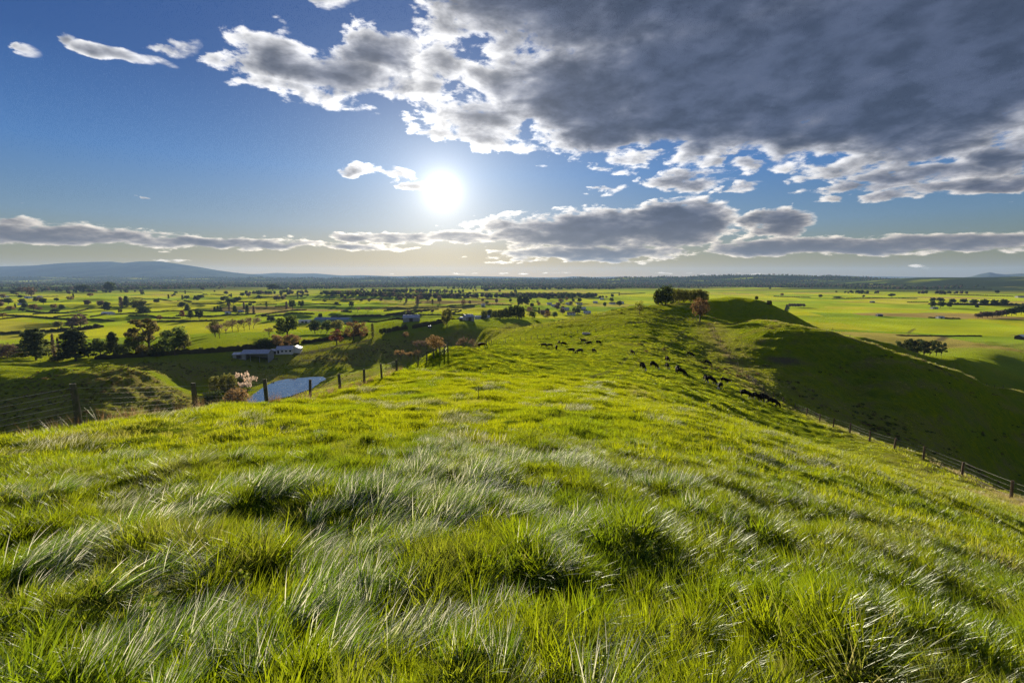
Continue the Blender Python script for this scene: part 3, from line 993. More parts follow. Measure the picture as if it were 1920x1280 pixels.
def build_far():
    fm = far_bush_material()
    build_range('mountain', 'long blue forested volcano on the skyline above the plain', [(-200, 503), (-120, 500), (0, 499.5), (60, 498), (120, 493), (180, 491), (210, 490.5), (232, 493), (262, 490), (300, 490), (330, 494), (370, 500), (410, 507), (440, 511), (470, 514), (520, 519), (560, 523)], 11000, 3000, fm, 1.0, 1)
    build_range('mountain', 'low blue range trailing off below the sun', [(380, 522), (450, 514), (490, 513.5), (520, 511.5), (560, 513), (590, 512.5), (620, 515), (640, 516.5), (680, 516), (740, 518), (800, 517), (850, 517), (900, 518), (960, 519), (1000, 520), (1060, 521)], 13500, 2800, fm, 1.0, 2)
    build_range('mountain', 'faint row of small blue hills along the middle skyline', [(930, 521), (985, 519.3), (1010, 520), (1050, 520), (1075, 518.2), (1110, 519.6), (1140, 519), (1160, 518.9), (1180, 520), (1210, 519.4), (1250, 520.5), (1300, 520), (1360, 520.6), (1420, 520), (1480, 520.5)], 14500, 2200, fm, 1.0, 3)
    build_range('mountain', 'pale blue flat topped range on the skyline right of the knoll', [(1440, 521), (1500, 520.5), (1520, 519), (1550, 517.5), (1565, 516.8), (1595, 517.2), (1620, 518.5), (1650, 518.3), (1700, 519), (1760, 519.3), (1800, 520), (1880, 522)], 14500, 2200, fm, 1.0, 4)
    build_range('mountain', 'sharp blue peak on the skyline at the far right', [(1780, 523), (1820, 518.5), (1838, 513.5), (1856, 510.3), (1868, 513), (1885, 514.5), (1912, 513), (1960, 512), (2050, 509), (2120, 509)], 10500, 2400, fm, 1.0, 5)
    # pond
    m, T = material('pond_water')
    p = T.node('ShaderNodeBsdfPrincipled')
    p.inputs['Base Color'].default_value = (0.07, 0.10, 0.14, 1); p.inputs['Roughness'].default_value = 0.04
    p.inputs['IOR'].default_value = 1.6; p.inputs['Specular IOR Level'].default_value = 1.0
    n = T.noise(T.node('ShaderNodeTexCoord').outputs['Object'], 1.6, 3.0, 0.5)
    b = T.node('ShaderNodeBump'); b.inputs['Strength'].default_value = 0.008; b.inputs['Distance'].default_value = 0.02
    T.l.new(n, b.inputs['Height']); T.l.new(b.outputs[0], p.inputs['Normal'])
    out(T, p.outputs[0])
    shore = [(462, 760), (500, 752), (545, 742), (585, 728), (612, 711), (606, 706), (585, 706.5), (560, 708.5), (530, 711), (510, 717), (492, 727), (472, 741), (458, 752)]
    vs = []
    for px, py in shore:
        d = px_dir(px, py)
        t = -54.0 / d.z
        vs.append((d.x * t, d.y * t, 0))
    o = link('pond', new_mesh('pond', vs, [tuple(range(len(vs)))], m), loc=(0, 0, -54.0))
    tag(o, kind='structure')


def build_haze():
    bm = bmesh.new()
    bmesh.ops.create_cube(bm, size=1.0)
    me = bpy.data.meshes.new('haze'); bm.to_mesh(me); bm.free()
    m = bpy.data.materials.new('haze_air'); m.use_nodes = True
    T = NT(m.node_tree); T.n.clear()
    v = T.node('ShaderNodeVolumePrincipled')
    v.inputs['Color'].default_value = (0.38, 0.60, 1.0, 1)
    v.inputs['Density'].default_value = HAZE_DENSITY
    v.inputs['Anisotropy'].default_value = 0.25
    o = T.node('ShaderNodeOutputMaterial')
    T.l.new(v.outputs[0], o.inputs['Volume'])
    me.materials.append(m)
    h = link('haze', me, loc=(0, 0, (430 - 110) / 2), scale=(41300, 41300, 540))
    tag(h, kind='stuff')


HAZE_DENSITY = 2.6e-5

# ------------------------------------------------------------------ trees
class MB:
    def __init__(self):
        self.v, self.f = [], []

    def tube(self, a, b, ra, rb, n=5):
        a, b = Vector(a), Vector(b)
        d = (b - a)
        if d.length < 1e-6: return
        q = d.to_track_quat('Z', 'Y')
        k = len(self.v)
        for c, r in ((a, ra), (b, rb)):
            for i in range(n):
                t = 2 * math.pi * i / n
                self.v.append(tuple(c + q @ Vector((math.cos(t) * r, math.sin(t) * r, 0))))
        for i in range(n):
            j = (i + 1) % n
            self.f.append((k + i, k + j, k + n + j, k + n + i))
        self.f.append(tuple(k + n + i for i in range(n)))

    def box(self, c, s, rz=0.0, taper=1.0):
        k = len(self.v)
        cr, sr = math.cos(rz), math.sin(rz)
        for z in (-.5, .5):
            t = taper if z > 0 else 1.0
            for x, y in ((-.5, -.5), (.5, -.5), (.5, .5), (-.5, .5)):
                X, Y = x * s[0] * t, y * s[1] * t
                self.v.append((c[0] + X * cr - Y * sr, c[1] + X * sr + Y * cr, c[2] + z * s[2]))
        self.f += [(k, k + 3, k + 2, k + 1), (k + 4, k + 5, k + 6, k + 7)] + [(k + i, k + (i + 1) % 4, k + 4 + (i + 1) % 4, k + 4 + i) for i in range(4)]

    def quadv(self, *p):
        k = len(self.v)
        self.v += [tuple(q) for q in p]
        self.f.append(tuple(range(k, k + len(p))))

    def mesh(self, name, mat=None, smooth=False):
        return new_mesh(name, self.v, self.f, mat, smooth)


def leaf_material(name, col, trans, spread=0.5):
    m, T = material(name)
    geo = T.node('ShaderNodeNewGeometry')
    oi = T.node('ShaderNodeObjectInfo')
    v = T.math('MULTIPLY_ADD', geo.outputs['Random Per Island'], 2 * spread, 1 - spread)
    v = T.math('MULTIPLY', v, T.math('MULTIPLY_ADD', oi.outputs['Random'], 0.5, 0.75))
    d = T.node('ShaderNodeBsdfDiffuse'); t = T.node('ShaderNodeBsdfTranslucent')
    T.l.new(T.scale(col, v), d.inputs[0]); T.l.new(T.scale(trans, v), t.inputs[0])
    a = T.node('ShaderNodeAddShader'); T.l.new(d.outputs[0], a.inputs[0]); T.l.new(t.outputs[0], a.inputs[1])
    out(T, a.outputs[0])
    return m


LEAF = {}
ORD = ('first', 'second', 'third', 'fourth', 'fifth', 'sixth', 'seventh', 'eighth', 'ninth', 'tenth', 'eleventh', 'twelfth')
BARK = None


def setup_tree_mats():
    global BARK
    BARK = simple_mat('bark', (0.12, 0.095, 0.07), 0.9, 0.5, 6.0, bump=0.4)
    LEAF['dark'] = leaf_material('dark_evergreen_leaves', (0.036, 0.050, 0.024), (0.026, 0.036, 0.010))
    LEAF['pine'] = leaf_material('pine_needles', (0.048, 0.062, 0.030), (0.045, 0.055, 0.016))
    LEAF['green'] = leaf_material('green_leaves', (0.062, 0.086, 0.030), (0.075, 0.098, 0.020))
    LEAF['olive'] = leaf_material('olive_leaves', (0.095, 0.100, 0.038), (0.120, 0.118, 0.028))
    LEAF['gum'] = leaf_material('gum_leaves', (0.090, 0.084, 0.042), (0.110, 0.092, 0.028))
    LEAF['twig'] = leaf_material('bare_twigs', (0.150, 0.118, 0.094), (0.075, 0.052, 0.034))
    LEAF['tan'] = leaf_material('tan_twigs', (0.190, 0.140, 0.075), (0.160, 0.100, 0.040))
    LEAF['autumn'] = leaf_material('autumn_leaves', (0.120, 0.082, 0.045), (0.100, 0.058, 0.024))
    LEAF['red'] = leaf_material('red_autumn_leaves', (0.130, 0.062, 0.042), (0.100, 0.042, 0.024))
    LEAF['hedge'] = leaf_material('hedge_leaves', (0.046, 0.042, 0.022), (0.024, 0.022, 0.008))
    LEAF['plume'] = leaf_material('pampas_plumes', (0.62, 0.52, 0.42), (0.45, 0.36, 0.28), 0.2)


def cards(mb, c, rad, n, size, g, flat=1.0, long=1.0):
    """leaf sprays filling a clump, most of them near its skin"""
    for _ in range(n):
        d = g.normal(0, 1, 3); d /= np.linalg.norm(d)
        rr = g.uniform(0.35, 1.0) ** 0.6
        p = np.array(c) + d * np.array(rad) * rr
        nrm = d * 0.6 + g.normal(0, 0.6, 3)
        nrm[2] = nrm[2] * flat + (1 - flat) * 1.2
        nrm /= np.linalg.norm(nrm)
        t = np.cross(nrm, g.normal(0, 1, 3)); t /= max(np.linalg.norm(t), 1e-6)
        b = np.cross(nrm, t)
        s = size * g.uniform(0.6, 1.35)
        k = len(mb.v)
        mb.v += [tuple(p - t * s * long), tuple(p + b * s * 0.62 - t * s * 0.1), tuple(p + t * s * long), tuple(p - b * s * 0.62 + t * s * 0.1)]
        mb.f.append((k, k + 1, k + 2, k + 3))


def twigs(mb, p, d, n, length, g, w):
    for _ in range(n):
        q = np.array(d) + g.normal(0, 0.45, 3); q[2] += 0.25; q /= np.linalg.norm(q)
        a = np.array(p) + g.normal(0, 0.02, 3)
        e = a + q * length * g.uniform(0.6, 1.3)
        s = np.cross(q, g.normal(0, 1, 3)); s /= max(np.linalg.norm(s), 1e-6)
        k = len(mb.v)
        mb.v += [tuple(a - s * w), tuple(a + s * w), tuple(e)]
        mb.f.append((k, k + 1, k + 2))


def tree_shape(kind, seed, detail=1.0):
    """a tree one metre tall: returns (wood, foliage) builders"""
    g = np.random.default_rng(seed)
    wood, leaf = MB(), MB()
    N = lambda n: max(3, int(n * detail))
    if kind in ('round', 'autumn', 'sparse'):
        th = 0.24 if kind == 'round' else 0.28
        top = (g.normal(0, .02), g.normal(0, .02), th)
        wood.tube((0, 0, -0.05), top, 0.034, 0.026, 6)
        nb = 15 if kind == 'round' else 12
        for i in range(nb):
            a = 2.4 * i + g.normal(0, .3); z = 0.34 + 0.58 * (i + .5) / nb
            r = 0.33 * math.sqrt(max(0.06, 1 - ((z - 0.58) / 0.42) ** 2)) * g.uniform(0.55, 1.0)
            c = (math.cos(a) * r, math.sin(a) * r, z + g.normal(0, .03))
            wood.tube(top, ((top[0] + c[0]) / 2, (top[1] + c[1]) / 2, (th + c[2]) / 2 + .04), 0.016, 0.010, 4)
            wood.tube(((top[0] + c[0]) / 2, (top[1] + c[1]) / 2, (th + c[2]) / 2 + .04), c, 0.010, 0.003, 4)
            cr = g.uniform(0.14, 0.22)
            cards(leaf, c, (cr, cr, cr * 0.85), N(140 if kind == 'round' else (95 if kind == 'autumn' else 45)), 0.036 if detail >= 1 else 0.075, g)
    elif kind == 'block':
        wood.tube((0, 0, -0.05), (0, 0, 0.5), 0.04, 0.02, 6)
        for i in range(22):
            a = 2.4 * i; z = 0.16 + 0.74 * (i + .5) / 22
            r = 0.34 * math.sqrt(max(0.1, 1 - (max(z - 0.45, 0) / 0.56) ** 2)) * g.uniform(0.5, 1.0)
            c = (math.cos(a) * r, math.sin(a) * r, z)
            cr = g.uniform(0.13, 0.2)
            wood.tube((0, 0, max(z - .1, .1)), c, 0.012, 0.004, 4)
            cards(leaf, c, (cr, cr, cr), N(130), 0.034 if detail >= 1 else 0.075, g)
    elif kind == 'pine':
        wood.tube((0, 0, -0.05), (0.01, 0, 0.95), 0.026, 0.006, 6)
        for k in range(11):
            z = 0.16 + 0.78 * k / 10
            L = (0.40 * (1 - z) ** 0.75 + 0.05) * g.uniform(0.65, 1.2)
            for j in range(5):
                a = j * 1.256 + k * 0.7 + g.normal(0, .25)
                l = L * g.uniform(0.55, 1.15)
                e = (math.cos(a) * l, math.sin(a) * l, z + g.uniform(-.02, .05))
                wood.tube((0, 0, z - .03), e, 0.007, 0.002, 3)
                for t in (0.55, 0.95):
                    cards(leaf, (e[0] * t, e[1] * t, e[2] * t + (z - .03) * (1 - t) + 0.012), (0.085, 0.085, 0.04), N(20), 0.036 if detail >= 1 else 0.07, g, 0.5, 1.3)
    elif kind == 'gum':
        wood.tube((0, 0, -0.05), (0.02, 0.0, 0.34), 0.028, 0.022, 6)
        for i in range(13):
            a = 2.4 * i + g.normal(0, .3); z = 0.46 + 0.50 * (i / 12)
            r = g.uniform(0.12, 0.46) * (1.15 - z * 0.75)
            c = (math.cos(a) * r * 1.25, math.sin(a) * r * 1.25, z)
            mid = (c[0] * .45, c[1] * .45, 0.34 + (z - .34) * .6)
            wood.tube((0.02, 0, 0.33), mid, 0.014, 0.009, 4); wood.tube(mid, c, 0.009, 0.003, 4)
            cr = g.uniform(0.10, 0.17)
            cards(leaf, c, (cr * 1.1, cr * 1.1, cr * 0.5), N(110), 0.034 if detail >= 1 else 0.07, g, 0.6)
    elif kind == 'column':
        wood.tube((0, 0, -0.05), (0, 0, 0.9), 0.02, 0.004, 5)
        for i in range(14):
            z = 0.10 + 0.85 * i / 13
            a = 2.4 * i; r = 0.045 * (1.2 - z)
            cr = 0.10 * (1 - abs(z - 0.42) * 0.95) + 0.02
            wood.tube((0, 0, max(0, z - .08)), (math.cos(a) * r, math.sin(a) * r, z), 0.006, 0.002, 3)
            cards(leaf, (math.cos(a) * r, math.sin(a) * r, z), (cr, cr, cr * 1.1), N(60), 0.03 if detail >= 1 else 0.06, g)
    elif kind == 'bush':
        wood.tube((0, 0, -0.05), (0, 0, 0.3), 0.03, 0.02, 5)
        for i in range(16):
            a = 2.4 * i; z = 0.16 + 0.62 * (i + .5) / 16
            r = 0.42 * math.sqrt(max(0.06, 1 - (z / 0.98) ** 2)) * g.uniform(0.55, 1.0)
            c = (math.cos(a) * r, math.sin(a) * r, z)
            cr = g.uniform(0.15, 0.22)
            wood.tube((0, 0, 0.1), c, 0.012, 0.003, 3)
            cards(leaf, c, (cr, cr, cr), N(110), 0.04 if detail >= 1 else 0.08, g)
    elif kind == 'bare':
        def grow(p, d, L, r, lev):
            e = p + d * L
            wood.tube(p, e, r, r * 0.6, 5 if lev < 2 else 3)
            if lev >= 3:
                twigs(leaf, e, d, N(22), 0.115, g, 0.0042 if detail >= 1 else 0.014)
                twigs(leaf, (p + e) / 2, d, N(10), 0.09, g, 0.004 if detail >= 1 else 0.014)
                return
            for i in range(4 if lev == 0 else 3):
                q = d + g.normal(0, 0.42, 3); q[2] = max(q[2], 0.3); q /= np.linalg.norm(q)
                grow(e, q, L * g.uniform(0.8, 1.05), r * 0.55, lev + 1)
        grow(np.array([0., 0., -0.04]), np.array([0.02, 0, 1.0]), 0.22, 0.024, 0)
    return wood, leaf


_tree_cache = {}
TREE_NAMES = {'round': 'broadleaf_tree', 'autumn': 'autumn_tree', 'sparse': 'broadleaf_tree', 'block': 'evergreen_tree', 'pine': 'pine_tree', 'gum': 'gum_tree', 'column': 'poplar_tree', 'bush': 'bush', 'bare': 'bare_tree'}


def tree_meshes(kind, leafm, var):
    k = (kind, leafm, var)
    if k not in _tree_cache:
        w, l = tree_shape(kind, 100 + var * 17 + len(kind), 1.0)
        _tree_cache[k] = (w.mesh('trunk', BARK), l.mesh('crown', LEAF[leafm]))
    return _tree_cache[k]


def far_tree_meshes(kind, leafm, var):
    k = ('far', kind, leafm, var)
    if k not in _tree_cache:
        w, l = tree_shape(kind, 300 + var * 17 + len(kind), 0.3)
        _tree_cache[k] = (w.mesh('trunk', BARK), l.mesh('crown', LEAF[leafm]))
    return _tree_cache[k]


def near_village(col, px, py):
    q = ('left edge of the village', 'left half of the village', 'middle of the village', 'right half of the village', 'right edge of the village')[min(4, int((px - 990) / 36))]
    return '%s garden tree in the %s, %s street' % (col, q, ('far' if py < 562 else ('middle' if py < 578 else 'near')))


def place_tree(kind, leafm, px, py, hpx, wpx, label, group=None, d=None, var=None):
    if d is None:
        x, y, z = ground_at(px, py)
    else:
        x, y, _ = H(px, d, PLAIN); z = hz(x, y)
    F = y * CP - z * SP
    h = hpx * F / LENS_PX; w = wpx * F / LENS_PX
    base_w = {'round': 0.86, 'autumn': 0.86, 'sparse': 0.86, 'block': 0.92, 'pine': 0.72, 'gum': 1.05, 'column': 0.26, 'bush': 1.1, 'bare': 0.95}[kind]
    var = random.randrange(2) if var is None else var
    s = (w / base_w, w / base_w, h)
    rz = random.uniform(0, 6.28)
    o = link(TREE_NAMES[kind], None, loc=(x, y, z - 0.1), rz=rz, scale=s)
    tm, cm = (far_tree_meshes if y > 520 else tree_meshes)(kind, leafm, var)
    link('trunk', tm, o); link('crown', cm, o)
    tag(o, label, 'bush' if kind == 'bush' else 'tree', group)
    return o


def build_trees():
    setup_tree_mats()
    T = place_tree
    # on the knoll
    T('block', 'dark', 1241, 573, 36, 33, 'tall dark evergreen tree standing at the end of the knoll shelterbelt', d=243)
    T('block', 'dark', 1228, 571, 28, 24, 'lower dark evergreen leaning out beside the tallest dark knoll tree', d=248)
    for px, h, lb in ((1259, 26, 'olive green tree next to the dark evergreen on the knoll'), (1273, 25, 'second olive green tree from the dark evergreen on the knoll'),
                      (1287, 24, 'olive green tree in the middle of the knoll row behind the autumn tree'), (1300, 25, 'olive green tree rising behind the orange autumn tree on the knoll'), (1310, 24, 'last olive green tree of the knoll row beside the bare hilltop')):
        T('block', 'olive', px, 570, h, 21, lb, 'shelter trees on the knoll', d=250)
    T('autumn', 'autumn', 1302, 599, 43, 32, 'round tree turning orange at the fence corner on the knoll', d=192)
    T('bare', 'twig', 1303, 599, 41, 27, 'bare branched tree standing within the orange tree on the knoll', d=193)
    T('sparse', 'olive', 1199, 589, 25, 21, 'small thin tree standing alone on the lit slope of the knoll')
    # left valley
    T('bare', 'twig', 4, 669, 34, 44, 'brown leafless thicket tree at the left edge beside the pine')
    T('bare', 'twig', 34, 670, 33, 44, 'purple brown leafless tree touching the first pine')
    T('bush', 'twig', 20, 670, 24, 60, 'brown twiggy undergrowth below the leafless trees at the left edge')
    T('pine', 'pine', 68, 675, 58, 54, 'ragged dark pine rising left of the two dead poles')
    T('pine', 'pine', 143, 677, 59, 58, 'broad dark pine rising right of the two dead poles')
    T('sparse', 'olive', 92, 668, 30, 24, 'small thin evergreen between the two big pines')
    T('column', 'twig', 104, 676, 50, 7, 'tall dead pole of a tree between the pines, nearer the first pine')
    T('column', 'twig', 113, 676, 44, 6, 'shorter dead pole of a tree between the pines, nearer the second pine')
    T('bush', 'dark', 108, 677, 12, 30, 'low dark bush at the foot of the dead poles')
    T('round', 'green', 190, 668, 34, 34, 'greyish bushy tree just right of the second pine')
    T('pine', 'pine', 214, 667, 44, 30, 'pointed conifer rising behind the greyish bushy tree')
    T('bush', 'dark', 232, 668, 26, 34, 'dark rounded shrub at the left foot of the gum tree')
    T('gum', 'gum', 282, 666, 70, 78, 'spreading gum tree with layered olive brown canopy above the hedge')
    T('round', 'green', 255, 666, 40, 36, 'dense green tree under the left side of the gum canopy')
    T('bush', 'gum', 272, 667, 24, 36, 'brownish rounded shrub under the gum tree beside the hedge')
    T('bush', 'dark', 300, 667, 28, 38, 'dark shrub under the right side of the gum tree')
    T('round', 'green', 328, 666, 52, 46, 'tall ivy green tree at the right end of the gum grove')
    T('round', 'olive', 345, 662, 36, 30, 'paler olive tree closing the gum grove on the right')
    T('bush', 'dark', 377, 658, 8, 11, 'small lone dark bush in the bright field right of the gum grove')
    T('bush', 'dark', 392, 659, 6, 14, 'low wide dark bush in the field near the barn hedge')
    T('bare', 'twig', 412, 634, 34, 26, 'grey leafless tree in front of the bare grove')
    for i, (px, py) in enumerate(((402, 628), (424, 626), (436, 622), (447, 621), (458, 620), (468, 618), (476, 616))):
        T('bare', 'twig', px, py, 26 + (i % 3) * 2, 24, '%s leafless tree from the gum side of the bare grove' % ('first', 'second', 'third', 'fourth', 'fifth', 'sixth', 'seventh')[i], 'bare grove in the valley')
    T('round', 'olive', 404, 632, 30, 20, 'olive leafed tree at the left end of the bare grove')
    T('round', 'green', 538, 633, 40, 46, 'large round green tree behind the two tan willows')
    T('bare', 'twig', 505, 632, 22, 26, 'leafless tree just left of the large round green tree')
    T('bush', 'dark', 497, 655, 24, 32, 'dark bush against the hedge left of the tan willows')
    T('round', 'tan', 521, 652, 24, 27, 'round tan willow nearer the dark bush, above the barn')
    T('round', 'tan', 548, 650, 24, 29, 'round tan willow nearer the bright field, above the house')
    T('round', 'dark', 591, 626, 26, 24, 'dark evergreen in front of the long barn, farthest left')
    T('round', 'green', 613, 625, 24, 22, 'dark green tree in the middle in front of the long barn')
    T('round', 'olive', 632, 624, 23, 28, 'olive green tree in front of the long barn end')
    T('bare', 'twig', 602, 627, 18, 18, 'small leafless tree squeezed between the evergreens at the long barn')
    T('autumn', 'red', 632, 646, 28, 30, 'reddish brown round tree above the drive')
    T('autumn', 'autumn', 663, 638, 34, 30, 'orange brown umbrella tree on the terrace edge, left trunk')
    T('autumn', 'autumn', 676, 637, 32, 28, 'orange brown umbrella tree on the terrace edge, right trunk')
    T('column', 'olive', 699, 632, 26, 8, 'slim dark conifer standing on the terrace edge')
    T('round', 'dark', 718, 628, 13, 15, 'small round dark tree right of the slim conifer')
    T('round', 'olive', 838, 615, 37, 21, 'tall lone tree with bare lower trunk on the bluff edge')
    T('autumn', 'tan', 760, 634, 12, 14, 'small tan tree on the shaded bluff below the hedge gap')
    T('bare', 'tan', 752, 676, 26, 26, 'leftmost tan leafless tree rising behind the hill fence')
    T('bare', 'tan', 770, 676, 22, 20, 'tan leafless tree second from the left behind the hill fence')
    T('bare', 'tan', 785, 674, 24, 22, 'yellowish leafless tree third from the left behind the hill fence')
    T('bare', 'twig', 785, 662, 32, 24, 'dusky leafless tree in the shaded hollow above the fence')
    T('bare', 'twig', 800, 660, 30, 22, 'brown leafless tree beside the round orange one in the hollow')
    T('autumn', 'tan', 818, 658, 30, 37, 'round orange brown willow in the shaded hollow')
    T('bare', 'twig', 877, 657, 44, 42, 'big brown leafless tree with ivied trunk at the brow', d=104)
    T('bush', 'olive', 880, 657, 16, 30, 'ivy green bush round the foot of the big brown tree', d=104)
    for i, (px, py, h) in enumerate(((908, 598, 16), (918, 597, 17), (928, 597, 15), (938, 598, 18), (948, 597, 20), (958, 597, 24), (968, 597, 26), (978, 598, 24))):
        T('block', 'dark' if i > 4 else 'pine', px, py, h, 15, '%s dark evergreen from the barn end of the bluff shelterbelt' % ('first', 'second', 'third', 'fourth', 'fifth', 'sixth', 'seventh', 'eighth')[i], 'bluff shelterbelt')
    for px, lb in ((975, 'dark tall tree pair on the plain, left one'), (986, 'dark tall tree pair on the plain, right one')):
        T('round', 'dark', px, 576, 22, 14, lb)
    # the plain on the left: single trees seen in the photograph
    one = [('round', 'dark', 207, 549, 20, 20, 'large dark round tree standing over the far fields at left'), ('round', 'dark', 156, 548, 14, 22, 'broad dark tree left of the large round one'),
           ('autumn', 'twig', 60, 557, 18, 16, 'brown slanting tree by the white road sheds'), ('autumn', 'twig', 42, 550, 12, 18, 'brown tree crown behind the slanting tree'),
           ('round', 'dark', 26, 552, 8, 10, 'small round dark tree left of the brown slanting tree'), ('autumn', 'twig', 152, 615, 26, 22, 'rust brown round tree beside the scrubby bank'),
           ('round', 'twig', 137, 617, 22, 20, 'grey brown tree leaning against the rust brown tree'), ('round', 'olive', 110, 616, 14, 16, 'thin grey green tree at the scrubby bank'),
           ('pine', 'pine', 201, 582, 16, 13, 'small pointed conifer left of the white house'), ('column', 'twig', 228, 577, 20, 8, 'tall twin trunk tree behind the white house'),
           ('pine', 'pine', 238, 576, 20, 12, 'dark conifer right of the twin trunk tree'), ('round', 'olive', 263, 584, 22, 24, 'olive tree over a dark bush east of the white house'),
           ('bush', 'dark', 270, 587, 14, 28, 'wide dark bush below the olive tree'), ('autumn', 'red', 226, 588, 9, 7, 'small orange tree beside the white house'),
           ('autumn', 'red', 300, 601, 10, 10, 'bright crimson small tree among the hedges'), ('autumn', 'red', 343, 597, 16, 9, 'slim orange red tree beside the three dark conifers'),
           ('pine', 'pine', 352, 584, 14, 10, 'topmost of the three dark conifers'), ('pine', 'pine', 358, 597, 16, 12, 'lower left of the three dark conifers'), ('round', 'dark', 374, 599, 17, 16, 'lower right round tree by the dark conifers'),
           ('column', 'dark', 403, 584, 9, 5, 'first slim conifer of the small field row'), ('column', 'dark', 409, 584, 11, 5, 'second slim conifer of the small field row'), ('column', 'dark', 414, 584, 9, 5, 'last slim conifer of the small field row'),
           ('column', 'twig', 430, 582, 13, 4, 'thin bare poplar in the far field'), ('pine', 'pine', 441, 587, 14, 11, 'dark conifer beside the thin bare poplar'), ('column', 'pine', 464, 588, 17, 8, 'tall slim conifer in the middle field'), ('column', 'twig', 476, 588, 15, 5, 'bare thin tree right of the tall slim conifer'),
           ('column', 'twig', 458, 579, 14, 4, 'very thin bare tree behind the slim conifers'), ('bush', 'dark', 508, 602, 11, 20, 'round dark shrub left of the big valley tree'),
           ('column', 'twig', 538, 579, 14, 6, 'thin tree in the middle of the sunlit plain'), ('round', 'green', 549, 580, 18, 14, 'tall leaning green tree in the middle of the plain'), ('bush', 'dark', 601, 596, 10, 11, 'dark bush above the long barn roof'),
           ('round', 'dark', 631, 573, 7, 10, 'small dark tree alone on the plain beyond the long barn'), ('bare', 'twig', 670, 587, 14, 13, 'bare tree clump left one on the plain'), ('bare', 'twig', 690, 587, 15, 15, 'bare tree clump right one on the plain'),
           ('round', 'dark', 677, 566, 6, 7, 'tiny dark tree above the bare clump'), ('round', 'twig', 693, 567, 8, 7, 'tiny brown tree above the bare clump'), ('round', 'twig', 715, 566, 8, 7, 'tiny brown tree right of the others'),
           ('round', 'twig', 751, 565, 9, 10, 'dark round tree leftmost of the five on the open plain'), ('column', 'twig', 762, 567, 8, 5, 'thin tree second of the five on the open plain'), ('column', 'twig', 783, 571, 17, 8, 'tall tree third of the five on the open plain'), ('column', 'twig', 811, 569, 8, 5, 'thin tree fourth of the five on the open plain'), ('round', 'twig', 824, 569, 14, 9, 'tall round tree fifth of the five on the open plain'),
           ('round', 'twig', 881, 571, 8, 6, 'small tree left of the white shed on the plain'), ('round', 'twig', 905, 566, 7, 6, 'small tree above the white shed on the plain'), ('round', 'twig', 931, 569, 10, 7, 'round tree just left of the dark pair'), ('round', 'dark', 957, 567, 7, 6, 'small dark tree near the centre skyline fields'),
           ('round', 'twig', 766, 588, 7, 8, 'small brown tree on the hedge line, left'), ('round', 'twig', 790, 587, 6, 7, 'small brown tree on the hedge line, middle'), ('round', 'twig', 811, 587, 7, 7, 'small brown tree on the hedge line, right'),
           ('autumn', 'autumn', 6, 596, 10, 11, 'orange tree at the left edge among the fields'), ('autumn', 'autumn', 20, 583, 10, 14, 'brown orange clump near the left edge'), ('autumn', 'autumn', 64, 583, 13, 13, 'tan tree pair among the left fields, left one'), ('autumn', 'twig', 74, 583, 8, 10, 'tan tree pair among the left fields, right one'),
           ('autumn', 'autumn', 102, 579, 9, 11, 'tan tree above the dark bush in the left fields'), ('bush', 'dark', 104, 585, 7, 18, 'dark bush under the tan tree in the left fields'), ('bush', 'dark', 42, 583, 7, 12, 'dark bush left of the tan tree pair'),
           ('round', 'dark', 16, 570, 11, 14, 'dark tree in the shaded strip at the left edge'), ('round', 'dark', 43, 571, 11, 12, 'dark tree in the shaded strip beside the white shed'), ('autumn', 'tan', 4, 570, 10, 8, 'pale tan tree at the very left edge'),
           ('round', 'dark', 350, 561, 7, 11, 'dark round tree left of centre in the far fields'), ('block', 'dark', 376, 558, 5, 15, 'clipped dark block of trees in the far fields'), ('round', 'dark', 424, 561, 6, 11, 'dark round tree right of the clipped block'),
           ('round', 'dark', 512, 545, 12, 26, 'broad dark wood on the far fields above the valley'), ('round', 'dark', 489, 561, 6, 9, 'dark tree at the left of the far field clump'), ('round', 'twig', 519, 564, 10, 14, 'brown grove tree in the far fields'), ('round', 'twig', 531, 563, 9, 10, 'russet grove tree in the far fields')]
    for k, lm, px, py, h, w, lb in one:
        T(k, lm, px, py, h, w, lb)
    # right hand plain
    for i, (px, d, h, w) in enumerate(((1684, 318, 38, 26), (1697, 322, 42, 24), (1708, 326, 42, 24), (1719, 322, 40, 26), (1730, 316, 38, 26), (1742, 312, 36, 24), (1753, 306, 34, 22), (1762, 300, 30, 20))):
        T('gum', 'dark', px, 0, h, w, '%s pine from the knoll side in the clump beyond the shaded spur' % ('first', 'second', 'third', 'fourth', 'fifth', 'sixth', 'seventh', 'eighth')[i], 'pine clump beyond the spur', d=d)
    rows = [(1748, 577, 13, 10), (1763, 577, 12, 12), (1779, 577, 11, 10), (1762, 567, 9, 14), (1748, 566, 8, 10), (1785, 569, 9, 12), (1805, 569, 9, 13), (1825, 571, 10, 13), (1844, 573, 12, 15), (1864, 573, 11, 13), (1881, 573, 12, 13), (1831, 578, 7, 7)]
    for px, py, h, w in rows:
        T('round', 'dark', px, py, h, w, '%s dark round tree from the knoll side of the shelter row, %s' % (ORD[rows.index((px, py, h, w))], 'near line' if py > 575 else ('far line' if py < 568 else 'middle line')), 'shelter row trees on the flood plain')
    for px, py, h in ((1833, 597, 10), (1842, 596, 12), (1851, 596, 12), (1860, 596, 12), (1869, 595, 13), (1878, 594, 13), (1887, 593, 14), (1896, 592, 15), (1905, 591, 17), (1914, 590, 18), (1924, 590, 20), (1936, 590, 20)):
        T('round', 'dark' if px > 1880 else 'twig', px, py, h, 13, '%s tree from the open end of the thick shelterbelt at the right edge' % ORD[(px - 1833) // 9 if px < 1920 else (10 if px < 1930 else 11)], 'shelterbelt at the right edge')
